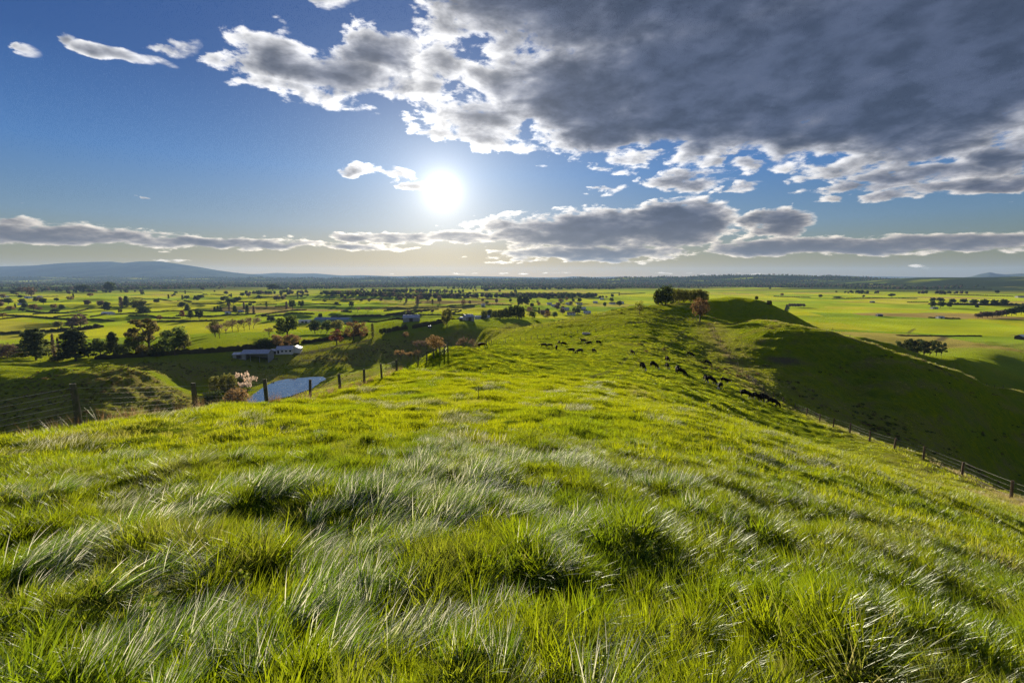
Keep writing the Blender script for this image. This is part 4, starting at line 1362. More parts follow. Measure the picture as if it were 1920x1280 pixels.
    for i in range(6):
        T('round', 'twig', 1481 + i * 5, 576, 7, 7, '%s small tree from the knoll side of the block plantation' % ('first', 'second', 'third', 'fourth', 'fifth', 'sixth')[i], 'block plantation on the flood plain')
    for px, py, h, w, lb in ((1538, 558, 6, 8, 'small lone tree far out on the flood plain'), (1570, 559, 3.5, 14, 'low dark clump on the far flood plain'), (1619, 558, 5, 5, 'tiny tree left of the far wood'), (1418, 563, 8, 7, 'lone tree peeping over the shoulder of the knoll'), (1672, 557, 7, 12, 'tree at the near edge of the far wood')):
        T('round', 'dark', px, py, h, w, lb)
    # village trees beyond the saddle
    g = random.Random(5)
    spots = []
    for i in range(74):
        px = g.uniform(992, 1165); py = g.uniform(553, 600)
        if py > 604 - (px - 1000) * 0.16: continue
        spots.append((px, py))
    for i, (px, py) in enumerate(spots):
        k, lm = g.choice((('round', 'dark'), ('round', 'twig'), ('round', 'green'), ('bare', 'twig'), ('autumn', 'autumn'), ('column', 'dark'), ('round', 'dark')))
        h = g.uniform(6, 12) * (0.6 + (py - 553) / 70)
        T(k, lm, px, py, h, h * (0.4 if k == 'column' else g.uniform(0.8, 1.2)), {'dark': near_village('dark', px, py), 'twig': near_village('brown leafless', px, py), 'green': near_village('green', px, py), 'autumn': near_village('orange', px, py)}[lm], 'village trees')
    # many small trees of the farmland, row by row to the skyline
    n = 0
    while n < 190:
        px = g.uniform(-40, 1000) if g.random() < 0.85 else g.uniform(1400, 1960)
        py = 527 + 52 * g.random() ** 1.5
        if px > 1400 and py > 556: continue
        k, lm = g.choice((('round', 'dark'), ('round', 'twig'), ('round', 'twig'), ('round', 'green'), ('autumn', 'autumn'), ('round', 'dark'), ('bush', 'dark'), ('column', 'dark')))
        dist = 58 / max((py - 521) / LENS_PX, 0.004)
        h = g.uniform(7, 14) / dist * LENS_PX
        T(k, lm, px, py, h, h * (0.4 if k == 'column' else g.uniform(0.9, 1.5)), {'dark': near_label('small dark farmland tree', px, py), 'twig': near_label('small brown farmland tree', px, py), 'green': near_label('small green farmland tree', px, py), 'autumn': near_label('small orange farmland tree', px, py)}[lm], 'farmland trees')
        n += 1


LANDMARKS = [(203, 588, 'the white country house'), (625, 602, 'the long blue barn'), (152, 608, 'the rust brown tree'), (358, 590, 'the three dark conifers'), (790, 567, 'the five plain trees'),
             (838, 602, 'the tall lone bluff tree'), (772, 600, 'the humped hay shed'), (1075, 575, 'the village'), (1648, 592, 'the dark stock hut'), (1820, 570, 'the shelter row'), (1493, 573, 'the block plantation'),
             (50, 557, 'the white road sheds'), (376, 557, 'the clipped tree block'), (512, 541, 'the broad dark wood'), (980, 568, 'the dark tree pair'), (207, 540, 'the large round far tree'), (300, 598, 'the crimson tree'),
             (464, 580, 'the tall slim conifer'), (690, 582, 'the bare tree clump'), (549, 572, 'the leaning green tree'), (881, 568, 'the bright plain shed'), (1762, 597, 'the white wool shed'), (1913, 636, 'the right edge shed'), (20, 590, 'the left edge orange tree')]


def near_label(what, px, py):
    lx, ly, nm = min(LANDMARKS, key=lambda l: abs(l[0] - px) + 4 * abs(l[1] - py))
    dx, dy = px - lx, py - ly
    side = 'left of' if dx < -12 else ('right of' if dx > 12 else '')
    deep = 'beyond' if dy < -4 else ('nearer than' if dy > 4 else '')
    rel = ' and '.join(q for q in (deep, side) if q) or 'level with'
    return '%s %s %s' % (what, rel, nm)


def build_woodland():
    """far woods that run together into dark belts"""
    meshes = [far_tree_meshes(k, l, v)[1] for k, l, v in (('round', 'dark', 0), ('round', 'twig', 1), ('block', 'dark', 0), ('round', 'green', 1))]
    pts, scl = [], []
    n = 42000
    az = rng.uniform(-50, 50, n)
    d = 1300 * (9500 / 1300) ** rng.uniform(0, 1, n)
    x = np.tan(np.radians(az)) * d; y = d
    b = perlin(x / 900 + 3, y / 260 + 8) + 0.55 * perlin(x / 260, y / 90 + 2)
    thr = 0.50 - 0.85 * sstep(1900, 3800, d)
    k = (b > thr) & ~((x > 260) & (d < 2300) & (x / d < 1.2) & (b < 0.75))
    x, y, d = x[k], y[k], d[k]
    z = height(x, y, False)
    k = (z < PLAIN + 9) | (d > 4300)
    x, y, d, z = x[k], y[k], d[k], z[k]
    m = len(x)
    scl = rng.uniform(8, 15, m) * (1 + 0.3 * sstep(3000, 8000, d))
    o = scatter('woodland', meshes, np.stack([x, y, z - 0.5], 1), np.stack([np.zeros(m), np.zeros(m), rng.uniform(0, 6.28, m)], 1), scl, rng.integers(0, 4, m), np.zeros(m), 'dark belts of distant woodland and shelter trees towards the skyline')
    o['category'] = 'woodland'
    print('woodland', m)


# ------------------------------------------------------------------ hedges
def hedge_mesh(pts, h, w, seed=0):
    g = np.random.default_rng(seed)
    P2 = [np.array(p[:2]) for p in pts]
    # resample
    seg = [np.linalg.norm(b - a) for a, b in zip(P2[:-1], P2[1:])]
    tot = sum(seg)
    step = max(1.6, tot / 110)
    n = max(3, int(tot / step))
    cum = np.concatenate([[0], np.cumsum(seg)])
    s = np.linspace(0, tot, n + 1)
    X = np.interp(s, cum, [p[0] for p in P2]); Y = np.interp(s, cum, [p[1] for p in P2])
    Z = height(X, Y)
    tx, ty = np.gradient(X), np.gradient(Y)
    L = np.maximum(np.hypot(tx, ty), 1e-6)
    nx, ny = -ty / L, tx / L
    V, F = [], []
    ring = ((-0.5, -0.2), (-0.56, 0.45), (-0.44, 0.95), (0.0, 1.04), (0.44, 0.95), (0.56, 0.45), (0.5, -0.2))
    for i in range(n + 1):
        e = 0.6 if i in (0, n) else 1.0
        hh = h * e * (1 + 0.16 * g.normal())
        for (a, b) in ring:
            j = g.normal(0, 0.10, 3) * w
            V.append((X[i] + nx[i] * a * w * e + j[0], Y[i] + ny[i] * a * w * e + j[1], Z[i] + b * hh + (j[2] if b > 0 else 0)))
    m = len(ring)
    for i in range(n):
        for k in range(m - 1):
            a = i * m + k
            F.append((a, a + 1, a + m + 1, a + m))
    F.append(tuple(range(m))); F.append(tuple(n * m + k for k in reversed(range(m))))
    return V, F


def build_hedges():
    H2 = [
        ([(178, 673), (240, 670), (300, 667), (360, 663), (440, 658), (500, 651), (560, 645)], 2.6, 2.4, 'long clipped brown hedge running behind the barn from the pines'),
        ([(566, 644), (610, 639), (650, 632), (690, 628)], 2.4, 2.2, 'clipped hedge beside the drive above the house'),
        ([(722, 624), (765, 617)], 2.8, 2.4, 'short clipped hedge on the bluff left of the gap'),
        ([(774, 616), (800, 611), (830, 604), (868, 597)], 2.8, 2.4, 'clipped hedge on the bluff right of the gap'),
        ([(0, 626), (45, 625), (90, 622)], 2.4, 4.0, 'scrubby dark hedge at the left edge above the leafless thicket'),
        ([(90, 622), (130, 620), (165, 617), (188, 613)], 2.6, 9.0, 'thick dark gorse hedge below the rust brown tree'),
        ([(300, 667), (301, 666)], 1, 1, None),
        ([(640, 603), (690, 603), (760, 599)], 1.6, 1.8, 'hedge running right from the long barn'),
        ([(1680, 629), (1760, 630), (1840, 630)], 0.9, 1.2, 'low dark hedge crossing the flood plain behind the pine clump'),
        ([(1740, 571), (1830, 572), (1925, 573)], 4.0, 5.0, 'dark hedge under the shelter row on the flood plain'),
    ]
    k = 0
    for pts, h, w, lb in H2:
        if lb is None: continue
        V, F = hedge_mesh([ground_at(*p) for p in pts], h, w, k); k += 1
        o = link('hedge', new_mesh('hedge', V, F, LEAF['hedge']))
        tag(o, lb, 'hedge', 'hedges near the farm')
    far = [
        [(0, 599), (40, 595), (62, 593)], [(10, 591), (60, 594), (110, 598), (165, 600), (215, 602)], [(50, 583), (90, 588), (130, 587)], [(110, 588), (150, 584), (165, 580)], [(62, 590), (100, 586)],
        [(100, 595), (140, 592), (165, 591)], [(170, 595), (240, 588), (300, 585)], [(240, 593), (290, 594), (340, 597)], [(240, 604), (300, 603), (350, 603), (420, 601)], [(330, 592), (400, 594), (450, 590), (480, 589)],
        [(300, 585), (360, 582), (440, 585)], [(240, 560), (300, 561), (360, 566)], [(0, 555), (60, 557), (110, 556)], [(0, 545), (80, 547)], [(150, 534), (230, 533)], [(480, 593), (530, 585), (575, 581)], [(490, 593), (540, 589), (590, 589)],
        [(480, 571), (520, 571)], [(515, 576), (540, 576)], [(565, 573), (600, 570), (640, 572)], [(585, 563), (655, 563)], [(655, 563), (700, 561)], [(600, 597), (640, 594), (715, 592)], [(620, 596), (632, 592)],
        [(640, 584), (660, 585)], [(660, 595), (720, 593), (800, 591)], [(720, 593), (760, 585), (800, 583)], [(720, 583), (790, 582), (860, 581)], [(740, 591), (775, 587), (805, 582)], [(800, 591), (840, 590), (885, 591)], [(845, 590), (865, 582)],
        [(720, 579), (745, 577), (770, 580)], [(770, 578), (840, 575), (895, 572)], [(840, 578), (890, 574)], [(895, 571), (960, 572)], [(780, 550), (830, 548)], [(860, 550), (940, 549)], [(930, 554), (960, 554)], [(560, 555), (640, 551), (700, 550)],
        [(480, 557), (560, 556)], [(700, 542), (760, 543)], [(1000, 550), (1080, 551), (1160, 550)], [(1160, 552), (1210, 550)], [(1560, 560), (1640, 559), (1720, 560)], [(1700, 567), (1740, 567)], [(1440, 571), (1475, 571)], 
        [(1740, 596), (1800, 598)], [(1450, 556), (1520, 558)], [(850, 560), (930, 561)], [(600, 545), (660, 546)], [(300, 545), (380, 549)], [(380, 552), (420, 553)], [(440, 566), (480, 566)], [(360, 570), (420, 568), (480, 567)], [(1640, 545), (1740, 547)], [(1780, 553), (1900, 556)], [(1750, 541), (1860, 543)],
    ]
    for pts in far:
        g = [ground_at(*p) for p in pts]
        dist = g[0][1]
        V, F = hedge_mesh(g, 1.45 * (1 + dist / 5000), 1.8 * (1 + dist / 4000), k); k += 1
        o = link('hedge', new_mesh('hedge', V, F, LEAF['hedge']))
        tag(o, near_label('dark paddock hedge', (pts[0][0] + pts[-1][0]) / 2, (pts[0][1] + pts[-1][1]) / 2), 'hedge', 'hedgerows on the plain')

# ------------------------------------------------------------------ fences
def wire_mesh(pts, r, mat, sag=0.02, n=3):
    """a strained wire through the given points"""
    path = []
    for a, b in zip(pts[:-1], pts[1:]):
        a, b = Vector(a), Vector(b)
        for k in range(3):
            t = k / 3
            p = a.lerp(b, t)
            p.z -= sag * 4 * t * (1 - t)
            path.append(p)
    path.append(Vector(pts[-1]))
    V, F = [], []
    for i, p in enumerate(path):
        d = (path[min(i + 1, len(path) - 1)] - path[max(i - 1, 0)])
        side = Vector((-d.y, d.x, 0)).normalized()
        up = side.cross(d.normalized()) * -1
        for k in range(n):
            t = 2 * math.pi * k / n + 0.5
            V.append(tuple(p + side * math.cos(t) * r + Vector((0, 0, 1)) * math.sin(t) * r))
    for i in range(len(path) - 1):
        for k in range(n):
            j = (k + 1) % n
            F.append((i * n + k, i * n + j, (i + 1) * n + j, (i + 1) * n + k))
    return new_mesh('wire', V, F, mat, True)


def post_mesh(mat, r, h, n=8, square=False, seed=0):
    g = random.Random(seed)
    V, F = [], []
    lev = [(-0.4, 1.0), (0.0, 1.0), (h * 0.5, 0.97), (h * 0.985, 0.94), (h, 0.82)]
    for z, s in lev:
        for k in range(n):
            t = 2 * math.pi * k / n + math.pi / n
            q = r * s * (1 + g.uniform(-.05, .05))
            if square:
                q *= 1.0 / max(abs(math.cos(t)), abs(math.sin(t)))
                q = min(q, r * 1.32 * s)
            V.append((math.cos(t) * q, math.sin(t) * q, z + (g.uniform(-.012, .012) if z == h else 0)))
    for i in range(len(lev) - 1):
        for k in range(n):
            j = (k + 1) % n
            F.append((i * n + k, i * n + j, (i + 1) * n + j, (i + 1) * n + k))
    F.append(tuple((len(lev) - 1) * n + k for k in range(n)))
    return new_mesh('post', V, F, mat)


def build_fence(label, posts, height_m, wires, r_wire, post_r, post_mat, wire_mat, square=False, group=None, batten=None):
    """posts: ground points in order"""
    x0, y0, z0 = posts[0]
    e = link('fence', None, loc=(x0, y0, z0))
    tag(e, label, 'fence', group)
    variants = [post_mesh(post_mat, post_r * q, height_m, 8, square, i) for i, q in enumerate((1.0, 0.92, 1.08))]
    g = random.Random(len(posts))
    tops = []
    for i, (x, y, z) in enumerate(posts):
        o = link('post', variants[i % 3], e, loc=(x - x0, y - y0, z - z0))
        o.rotation_euler = (g.gauss(0, 0.025), g.gauss(0, 0.025), g.uniform(0, 6.28) if not square else g.gauss(0.2, .1))
        o.scale = (1, 1, g.uniform(0.96, 1.05))
        tops.append((x - x0, y - y0, z - z0))
    for k in range(wires):
        hgt = height_m * (0.93 - 0.80 * k / max(wires - 1, 1))
        pts = [(x, y - post_r, z + hgt) for x, y, z in tops]
        link('wire', wire_mesh(pts, r_wire * (1.35 if k == 0 else 1.0), wire_mat), e)
    if batten:
        bm_ = post_mesh(post_mat, 0.014, height_m * 0.9, 4, True, 9)
        for (a, b) in zip(tops[:-1], tops[1:]):
            for t in (0.34, 0.67):
                p = Vector(a).lerp(Vector(b), t)
                gz = hz(p.x + x0, p.y + y0) - z0
                link('batten', bm_, e, loc=(p.x, p.y, max(p.z - 0.1, gz + 0.02)))
    return e


def along(pixels, spacing):
    """posts at a spacing along a line of ground points seen at the given photo pixels"""
    g = [ground_at(*p) for p in pixels]
    return resample(g, spacing)


def resample(g, spacing):
    seg = [math.hypot(b[0] - a[0], b[1] - a[1]) for a, b in zip(g[:-1], g[1:])]
    tot = sum(seg); n = max(2, int(tot / spacing))
    cum = np.concatenate([[0], np.cumsum(seg)])
    s = np.linspace(0, tot, n + 1)
    X = np.interp(s, cum, [p[0] for p in g]); Y = np.interp(s, cum, [p[1] for p in g])
    Z = height(X, Y)
    return [(float(a), float(b), float(c)) for a, b, c in zip(X, Y, Z)]


def build_fences():
    wood = simple_mat('weathered_post', (0.13, 0.11, 0.085), 0.9, 0.55, 9.0, bump=0.5, col2=(0.075, 0.085, 0.04))
    wood2 = simple_mat('brown_post', (0.16, 0.11, 0.065), 0.9, 0.45, 9.0, bump=0.5)
    rusty = simple_mat('rusty_wire', (0.16, 0.12, 0.09), 0.75, 0.3, 5.0)
    wire = simple_mat('galvanised_wire', (0.50, 0.49, 0.46), 0.6, 0.1, 5.0, metal=0.3)
    L = []
    for px, py, d in ((-330, 905, 9.2), (150, 802, 12), (368, 772, 18.5), (501, 760, 20.8), (582, 750, 25), (638, 730, 29), (683, 716, 34), (716, 710, 38.5), (744, 698, 45), (766, 690, 49), (784, 684, 53), (800, 676, 57), (813, 671, 61), (825, 667, 65), (833, 664, 69), (840, 661, 73)):
        if px > 700:
            L.append(ground_at(px, py))
        else:
            x, y, _ = P(px, py, d)
            L.append((x, y, hz(x, y)))
    build_fence('weathered post and wire fence along the left brow above the pond', L, 1.2, 7, 0.0030, 0.085, wood, wire, True)
    Rr = []
    for px, py, d in ((2040, 1000, 22), (1895, 932, 29), (1803, 887, 39), (1731, 857, 47), (1676, 839, 51.5), (1630, 824, 57), (1593, 808, 62.5), (1562, 798, 67), (1536, 789, 71), (1512, 776, 75), (1490, 764, 79), (1468, 753, 83), (1450, 744, 88), (1432, 730, 94), (1416, 718, 101), (1403, 707, 108)):
        Rr.append(ground_at(px, py + 3) if px < 1900 else (*P(px, py, d)[:2], hz(*P(px, py, d)[:2])))
    build_fence('brown post and wire fence following the right shoulder in dry grass', Rr, 1.2, 4, 0.0035, 0.09, wood2, wire)
    build_fence('fence climbing beside the worn stock track to the knoll corner', along([(1400, 705), (1378, 680), (1352, 645), (1335, 612)], 6.0), 1.1, 3, 0.004, 0.07, wood2, rusty)
    build_fence('long fence of close battens crossing the saddle towards the orange tree', along([(912, 648), (950, 641), (1000, 636), (1060, 628), (1120, 620), (1180, 611), (1230, 605), (1280, 601)], 3.0), 1.15, 3, 0.005, 0.065, wood, rusty)
    build_fence('fence running down the crest of the right spur', resample([(*H(px, d, -20)[:2],) for px, d in ((1345, 190), (1400, 178), (1450, 166), (1500, 152), (1540, 146), (1600, 141), (1681, 139), (1800, 147), (1910, 156))], 4.5), 1.15, 3, 0.005, 0.065, wood2, rusty)
    build_fence('far fence along the lower left flank of the knoll', along([(905, 628), (960, 622), (1010, 616), (1040, 607)], 5.0), 1.1, 2, 0.005, 0.06, wood, rusty)
    # gate posts at the fence corner
    x, y, z = ground_at(1298, 602)
    e = link('farm_gate', None, loc=(x, y, z)); tag(e, 'wooden farm gate under the orange tree at the fence corner', 'gate')
    pm = post_mesh(wood, 0.12, 1.5, 8, True, 4)
    for dx in (-1.9, 1.9): link('gate_post', pm, e, loc=(dx, 0, 0))
    for k in range(5):
        mb = MB(); mb.box((0, 0, 0), (3.5, 0.05, 0.09)); link('rail', mb.mesh('rail', wood2), e, loc=(0, -0.05, 0.25 + 0.22 * k))
    mb = MB(); mb.tube((-1.7, -0.1, 0.25), (1.7, -0.1, 1.13), 0.04, 0.04, 4); link('brace', mb.mesh('brace', wood2), e)
    # lone stake in the paddock
    x, y, z = ground_at(897, 749)
    mb = MB(); mb.tube((0, 0, -0.2), (0.01, 0, 0.62), 0.016, 0.013, 6); mb.tube((0.01, 0, 0.62), (0.012, 0, 0.66), 0.02, 0.017, 6)
    o = link('stake', mb.mesh('stake', wood), loc=(x, y, z)); tag(o, 'thin lone stake standing in the open pasture', 'stake')
    # water trough
    x, y, z = ground_at(1099, 627)
    conc = simple_mat('trough_concrete', (0.42, 0.41, 0.38), 0.85, 0.25, 4.0)
    mb = MB()
    n = 20
    for r, zz in ((1.25, 0.0), (1.3, 0.65), (1.12, 0.65), (1.05, 0.2)):
        for k in range(n):
            t = 2 * math.pi * k / n; mb.v.append((math.cos(t) * r, math.sin(t) * r, zz))
    for i in range(3):
        for k in range(n):
            j = (k + 1) % n; mb.f.append((i * n + k, i * n + j, (i + 1) * n + j, (i + 1) * n + k))
    e = link('water_trough', None, loc=(x, y, z)); tag(e, 'round concrete water trough on the slope behind the cattle', 'trough')
    link('basin', mb.mesh('basin', conc), e)
    wv = [(math.cos(2 * math.pi * k / n) * 1.09, math.sin(2 * math.pi * k / n) * 1.09, 0.5) for k in range(n)]
    link('water', new_mesh('water', wv, [tuple(range(n))], bpy.data.materials['pond_water']), e)


# ------------------------------------------------------------------ cattle
def cow_mesh(name, pose, mat):
    """one continuous body grown round a skeleton; faces +x"""
    V, E, Rd = [], [], []

    def add(p, r, parent=None):
        V.append(p); Rd.append(r if hasattr(r, '__len__') else (r, r))
        if parent is not None: E.append((parent, len(V) - 1))
        return len(V) - 1
    mid = add((-0.15, 0, 1.00), (0.37, 0.40))
    loin = add((-0.55, 0, 1.06), (0.33, 0.36), mid)
    rump = add((-0.90, 0, 1.08), (0.25, 0.27), loin)
    chest = add((0.32, 0, 0.98), (0.34, 0.39), mid)
    sh = add((0.66, 0, 1.02), (0.26, 0.31), chest)
    if pose == 'graze':
        n1 = add((0.93, 0.02, 0.84), (0.16, 0.19), sh); n2 = add((1.12, 0.05, 0.55), (0.125, 0.14), n1)
        hd = add((1.24, 0.07, 0.34), (0.13, 0.12), n2); mz = add((1.33, 0.09, 0.10), (0.085, 0.075), hd)
    elif pose == 'up':
        n1 = add((0.95, 0.0, 1.18), (0.16, 0.19), sh); n2 = add((1.15, 0.04, 1.36), (0.125, 0.14), n1)
        hd = add((1.33, 0.10, 1.40), (0.13, 0.12), n2); mz = add((1.58, 0.22, 1.24), (0.085, 0.075), hd)
    else:
        n1 = add((0.95, 0.08, 1.02), (0.16, 0.18), sh); n2 = add((1.16, 0.2, 0.92), (0.12, 0.13), n1)
        hd = add((1.32, 0.30, 0.84), (0.125, 0.115), n2); mz = add((1.47, 0.40, 0.62), (0.085, 0.075), hd)
    for s in (-1, 1):
        add((V[hd][0] - 0.03, V[hd][1] + s * 0.22, V[hd][2] + 0.10), (0.03, 0.05), hd)
        st = 0.10 * s if pose != 'up' else 0
        a = add((0.60, s * 0.17, 0.72), 0.12, sh); b = add((0.60 + st, s * 0.18, 0.40), 0.072, a); c = add((0.58 + st, s * 0.18, 0.13), 0.055, b); add((0.61 + st, s * 0.18, 0.02), 0.065, c)
        a = add((-0.86, s * 0.17, 0.78), (0.17, 0.15), rump); b = add((-0.76, s * 0.19, 0.60), 0.11, a); c = add((-0.96 - st, s * 0.19, 0.36), 0.062, b); d = add((-0.93 - st, s * 0.19, 0.12), 0.052, c); add((-0.90 - st, s * 0.19, 0.02), 0.065, d)
    t1 = add((-1.15, 0, 1.12), 0.045, rump); t2 = add((-1.20, 0.02, 0.75), 0.028, t1); add((-1.18, 0.03, 0.42), 0.045, t2)
    add((-0.62, 0, 0.66), (0.15, 0.12), loin)
    me = bpy.data.meshes.new(name + '_bones'); me.from_pydata(V, E, []); me.update()
    o = bpy.data.objects.new(name + '_bones', me); COL.objects.link(o)
    sk = o.modifiers.new('skin', 'SKIN')
    for i, v in enumerate(me.skin_vertices[0].data):
        v.radius = Rd[i]; v.use_root = (i == 0)
    sk.use_smooth_shade = True
    sb = o.modifiers.new('sub', 'SUBSURF'); sb.levels = 1; sb.render_levels = 1
    dg = bpy.context.evaluated_depsgraph_get(); dg.update()
    m2 = bpy.data.meshes.new_from_object(o.evaluated_get(dg))
    m2.name = name
    bpy.data.objects.remove(o)
    m2.materials.clear(); m2.materials.append(mat)
    return m2


def coat(name, legs_white, face_white, patch):
    m, T = material(name)
    co = T.node('ShaderNodeTexCoord').outputs['Object']
    x, y, z = T.sep(co)
    n = T.noise(co, 1.6, 3.0, 0.5)
    f = T.math('MULTIPLY', T.smooth(n, 0.62, 0.66), patch)
    if legs_white: f = T.math('MAXIMUM', f, T.smooth(T.math('MULTIPLY_ADD', n, 0.25, z), 0.50, 0.44))
    if face_white: f = T.math('MAXIMUM', f, T.smooth(x, 1.20, 1.26))
    c = T.mix(f, (0.012, 0.011, 0.011), (0.52, 0.47, 0.40))
    p = T.node('ShaderNodeBsdfPrincipled')
    T.l.new(c, p.inputs['Base Color']); p.inputs['Roughness'].default_value = 0.75; p.inputs['Specular IOR Level'].default_value = 0.08
    out(T, p.outputs[0])
    return m


COWS = [  # px, feet py, heading (degrees, 0 = to the right, 90 = away), pose, coat, label
    (1019, 651, 170, 'level', 0, 'black cow half hidden behind the brow, farthest out on the left of the herd'),
    (1030, 651, 185, 'graze', 0, 'black cow grazing head down at the left end of the herd'),
    (1043, 655, 260, 'graze', 0, 'small black cow seen end on below the left pair'),
    (1048, 646, 100, 'graze', 0, 'left cow of the pair standing flank to flank'),
    (1057, 648, 340, 'graze', 0, 'right cow of the pair standing flank to flank'),
    (1070, 661, 190, 'level', 0, 'stocky black cow broadside at the middle of the left herd'),
    (1086, 663, 200, 'graze', 0, 'black cow grazing towards the stocky broadside cow'),
    (1114, 662, 285, 'graze', 0, 'black cow seen end on at the lower right of the left herd'),
    (1093, 642, 150, 'up', 1, 'cow with raised head above the broadside pair, pale face'),
    (1104, 647, 180, 'level', 0, 'long bodied black cow standing broadside, near its neighbour with raised head'),
    (1122, 645, 30, 'graze', 0, 'black cow casting a shadow at the upper right of the left herd'),
    (1186, 665, 280, 'graze', 2, 'single reddish black cow alone between the two herds'),
    (1205, 694, 275, 'graze', 1, 'black cow end on at the left end of the right herd'),
    (1226, 690, 300, 'graze', 1, 'black cow beside the end on cow, pale hind feet'),
    (1251, 678, 270, 'graze', 2, 'rear cow of the two standing one behind the other'),
    (1251, 691, 268, 'graze', 1, 'front cow of the two standing one behind the other'),
    (1269, 697, 240, 'graze', 0, 'left cow of the big dark pair grazing close together'),
    (1277, 703, 310, 'graze', 0, 'right cow of the big dark pair grazing close together'),
    (1293, 667, 330, 'graze', 1, 'black cow uphill by itself near the long tree shadow'),
    (1326, 684, 325, 'graze', 0, 'black cow next to the long tree shadow'),
    (1323, 716, 265, 'graze', 1, 'left cow of the pair below the long tree shadow'),
    (1333, 718, 300, 'graze', 1, 'right cow of the pair below the long tree shadow'),
    (1358, 718, 325, 'level', 1, 'pale faced black cow at the foot of the long tree shadow'),
    (1349, 730, 230, 'graze', 1, 'black cow grazing just downhill of the pale faced cow'),
    (1399, 746, 305, 'graze', 1, 'first cow of the line by the right fence, white feet'),
    (1418, 751, 315, 'graze', 1, 'second cow of the line by the right fence, broad back'),
    (1432, 753, 320, 'graze', 0, 'third cow of the line, tucked behind the broad backed one'),
    (1447, 760, 325, 'graze', 0, 'last cow of the line, nearest the right fence'),
    (905, 652, 20, 'graze', 2, 'lone dark cow at the brow beside the big brown tree'),
]


def build_cows():
    coats = [coat('black_coat', False, False, 0.0), coat('black_and_white_coat', True, True, 0.5), coat('dark_brown_coat', True, False, 0.0)]
    coats[2].node_tree.nodes['Mix'].inputs[6].default_value = (0.035, 0.018, 0.014, 1)
    base = {}
    for pose in ('graze', 'level', 'up'):
        base[pose] = cow_mesh('cow', pose, coats[0])
    cache = {}
    for px, py, hd, pose, ci, lb in COWS:
        k = (pose, ci)
        if k not in cache:
            me = base[pose].copy(); me.materials.clear(); me.materials.append(coats[ci]); cache[k] = me
        x, y, z = ground_at(px, py)
        s = random.uniform(0.92, 1.04) * (0.76 if px < 1190 else 0.84)
        o = link('cow', cache[k], loc=(x, y, z - 0.02), rz=R(hd), scale=s)
        # stand on the slope
        a = R(hd)
        gx = (hz(x + math.cos(a) * .7, y + math.sin(a) * .7) - hz(x - math.cos(a) * .7, y - math.sin(a) * .7)) / 1.4
        o.rotation_euler = (0, -math.atan(max(-.3, min(.3, gx))), a)
        tag(o, lb, 'cow', 'cattle grazing the slope')


# ------------------------------------------------------------------ buildings
def rib_roof_mat(name, col, scale=4.0, rough=0.42):
    m, T = material(name)
    co = T.node('ShaderNodeTexCoord').outputs['Object']
    x, y, z = T.sep(co)
    n = T.noise(co, 0.8, 4.0, 0.6)
    p = T.node('ShaderNodeBsdfPrincipled')
    T.l.new(T.mix(T.smooth(n, 0.4, 0.65), col, tuple(c * 0.78 for c in col)), p.inputs['Base Color'])
    p.inputs['Roughness'].default_value = rough; p.inputs['Metallic'].default_value = 0.25
    wv = T.math('SINE', T.math('MULTIPLY', x, scale * 6.28))
    b = T.node('ShaderNodeBump'); b.inputs['Strength'].default_value = 0.3; b.inputs['Distance'].default_value = 0.03
    T.l.new(wv, b.inputs['Height']); T.l.new(b.outputs[0], p.inputs['Normal'])
    out(T, p.outputs[0])
    return m


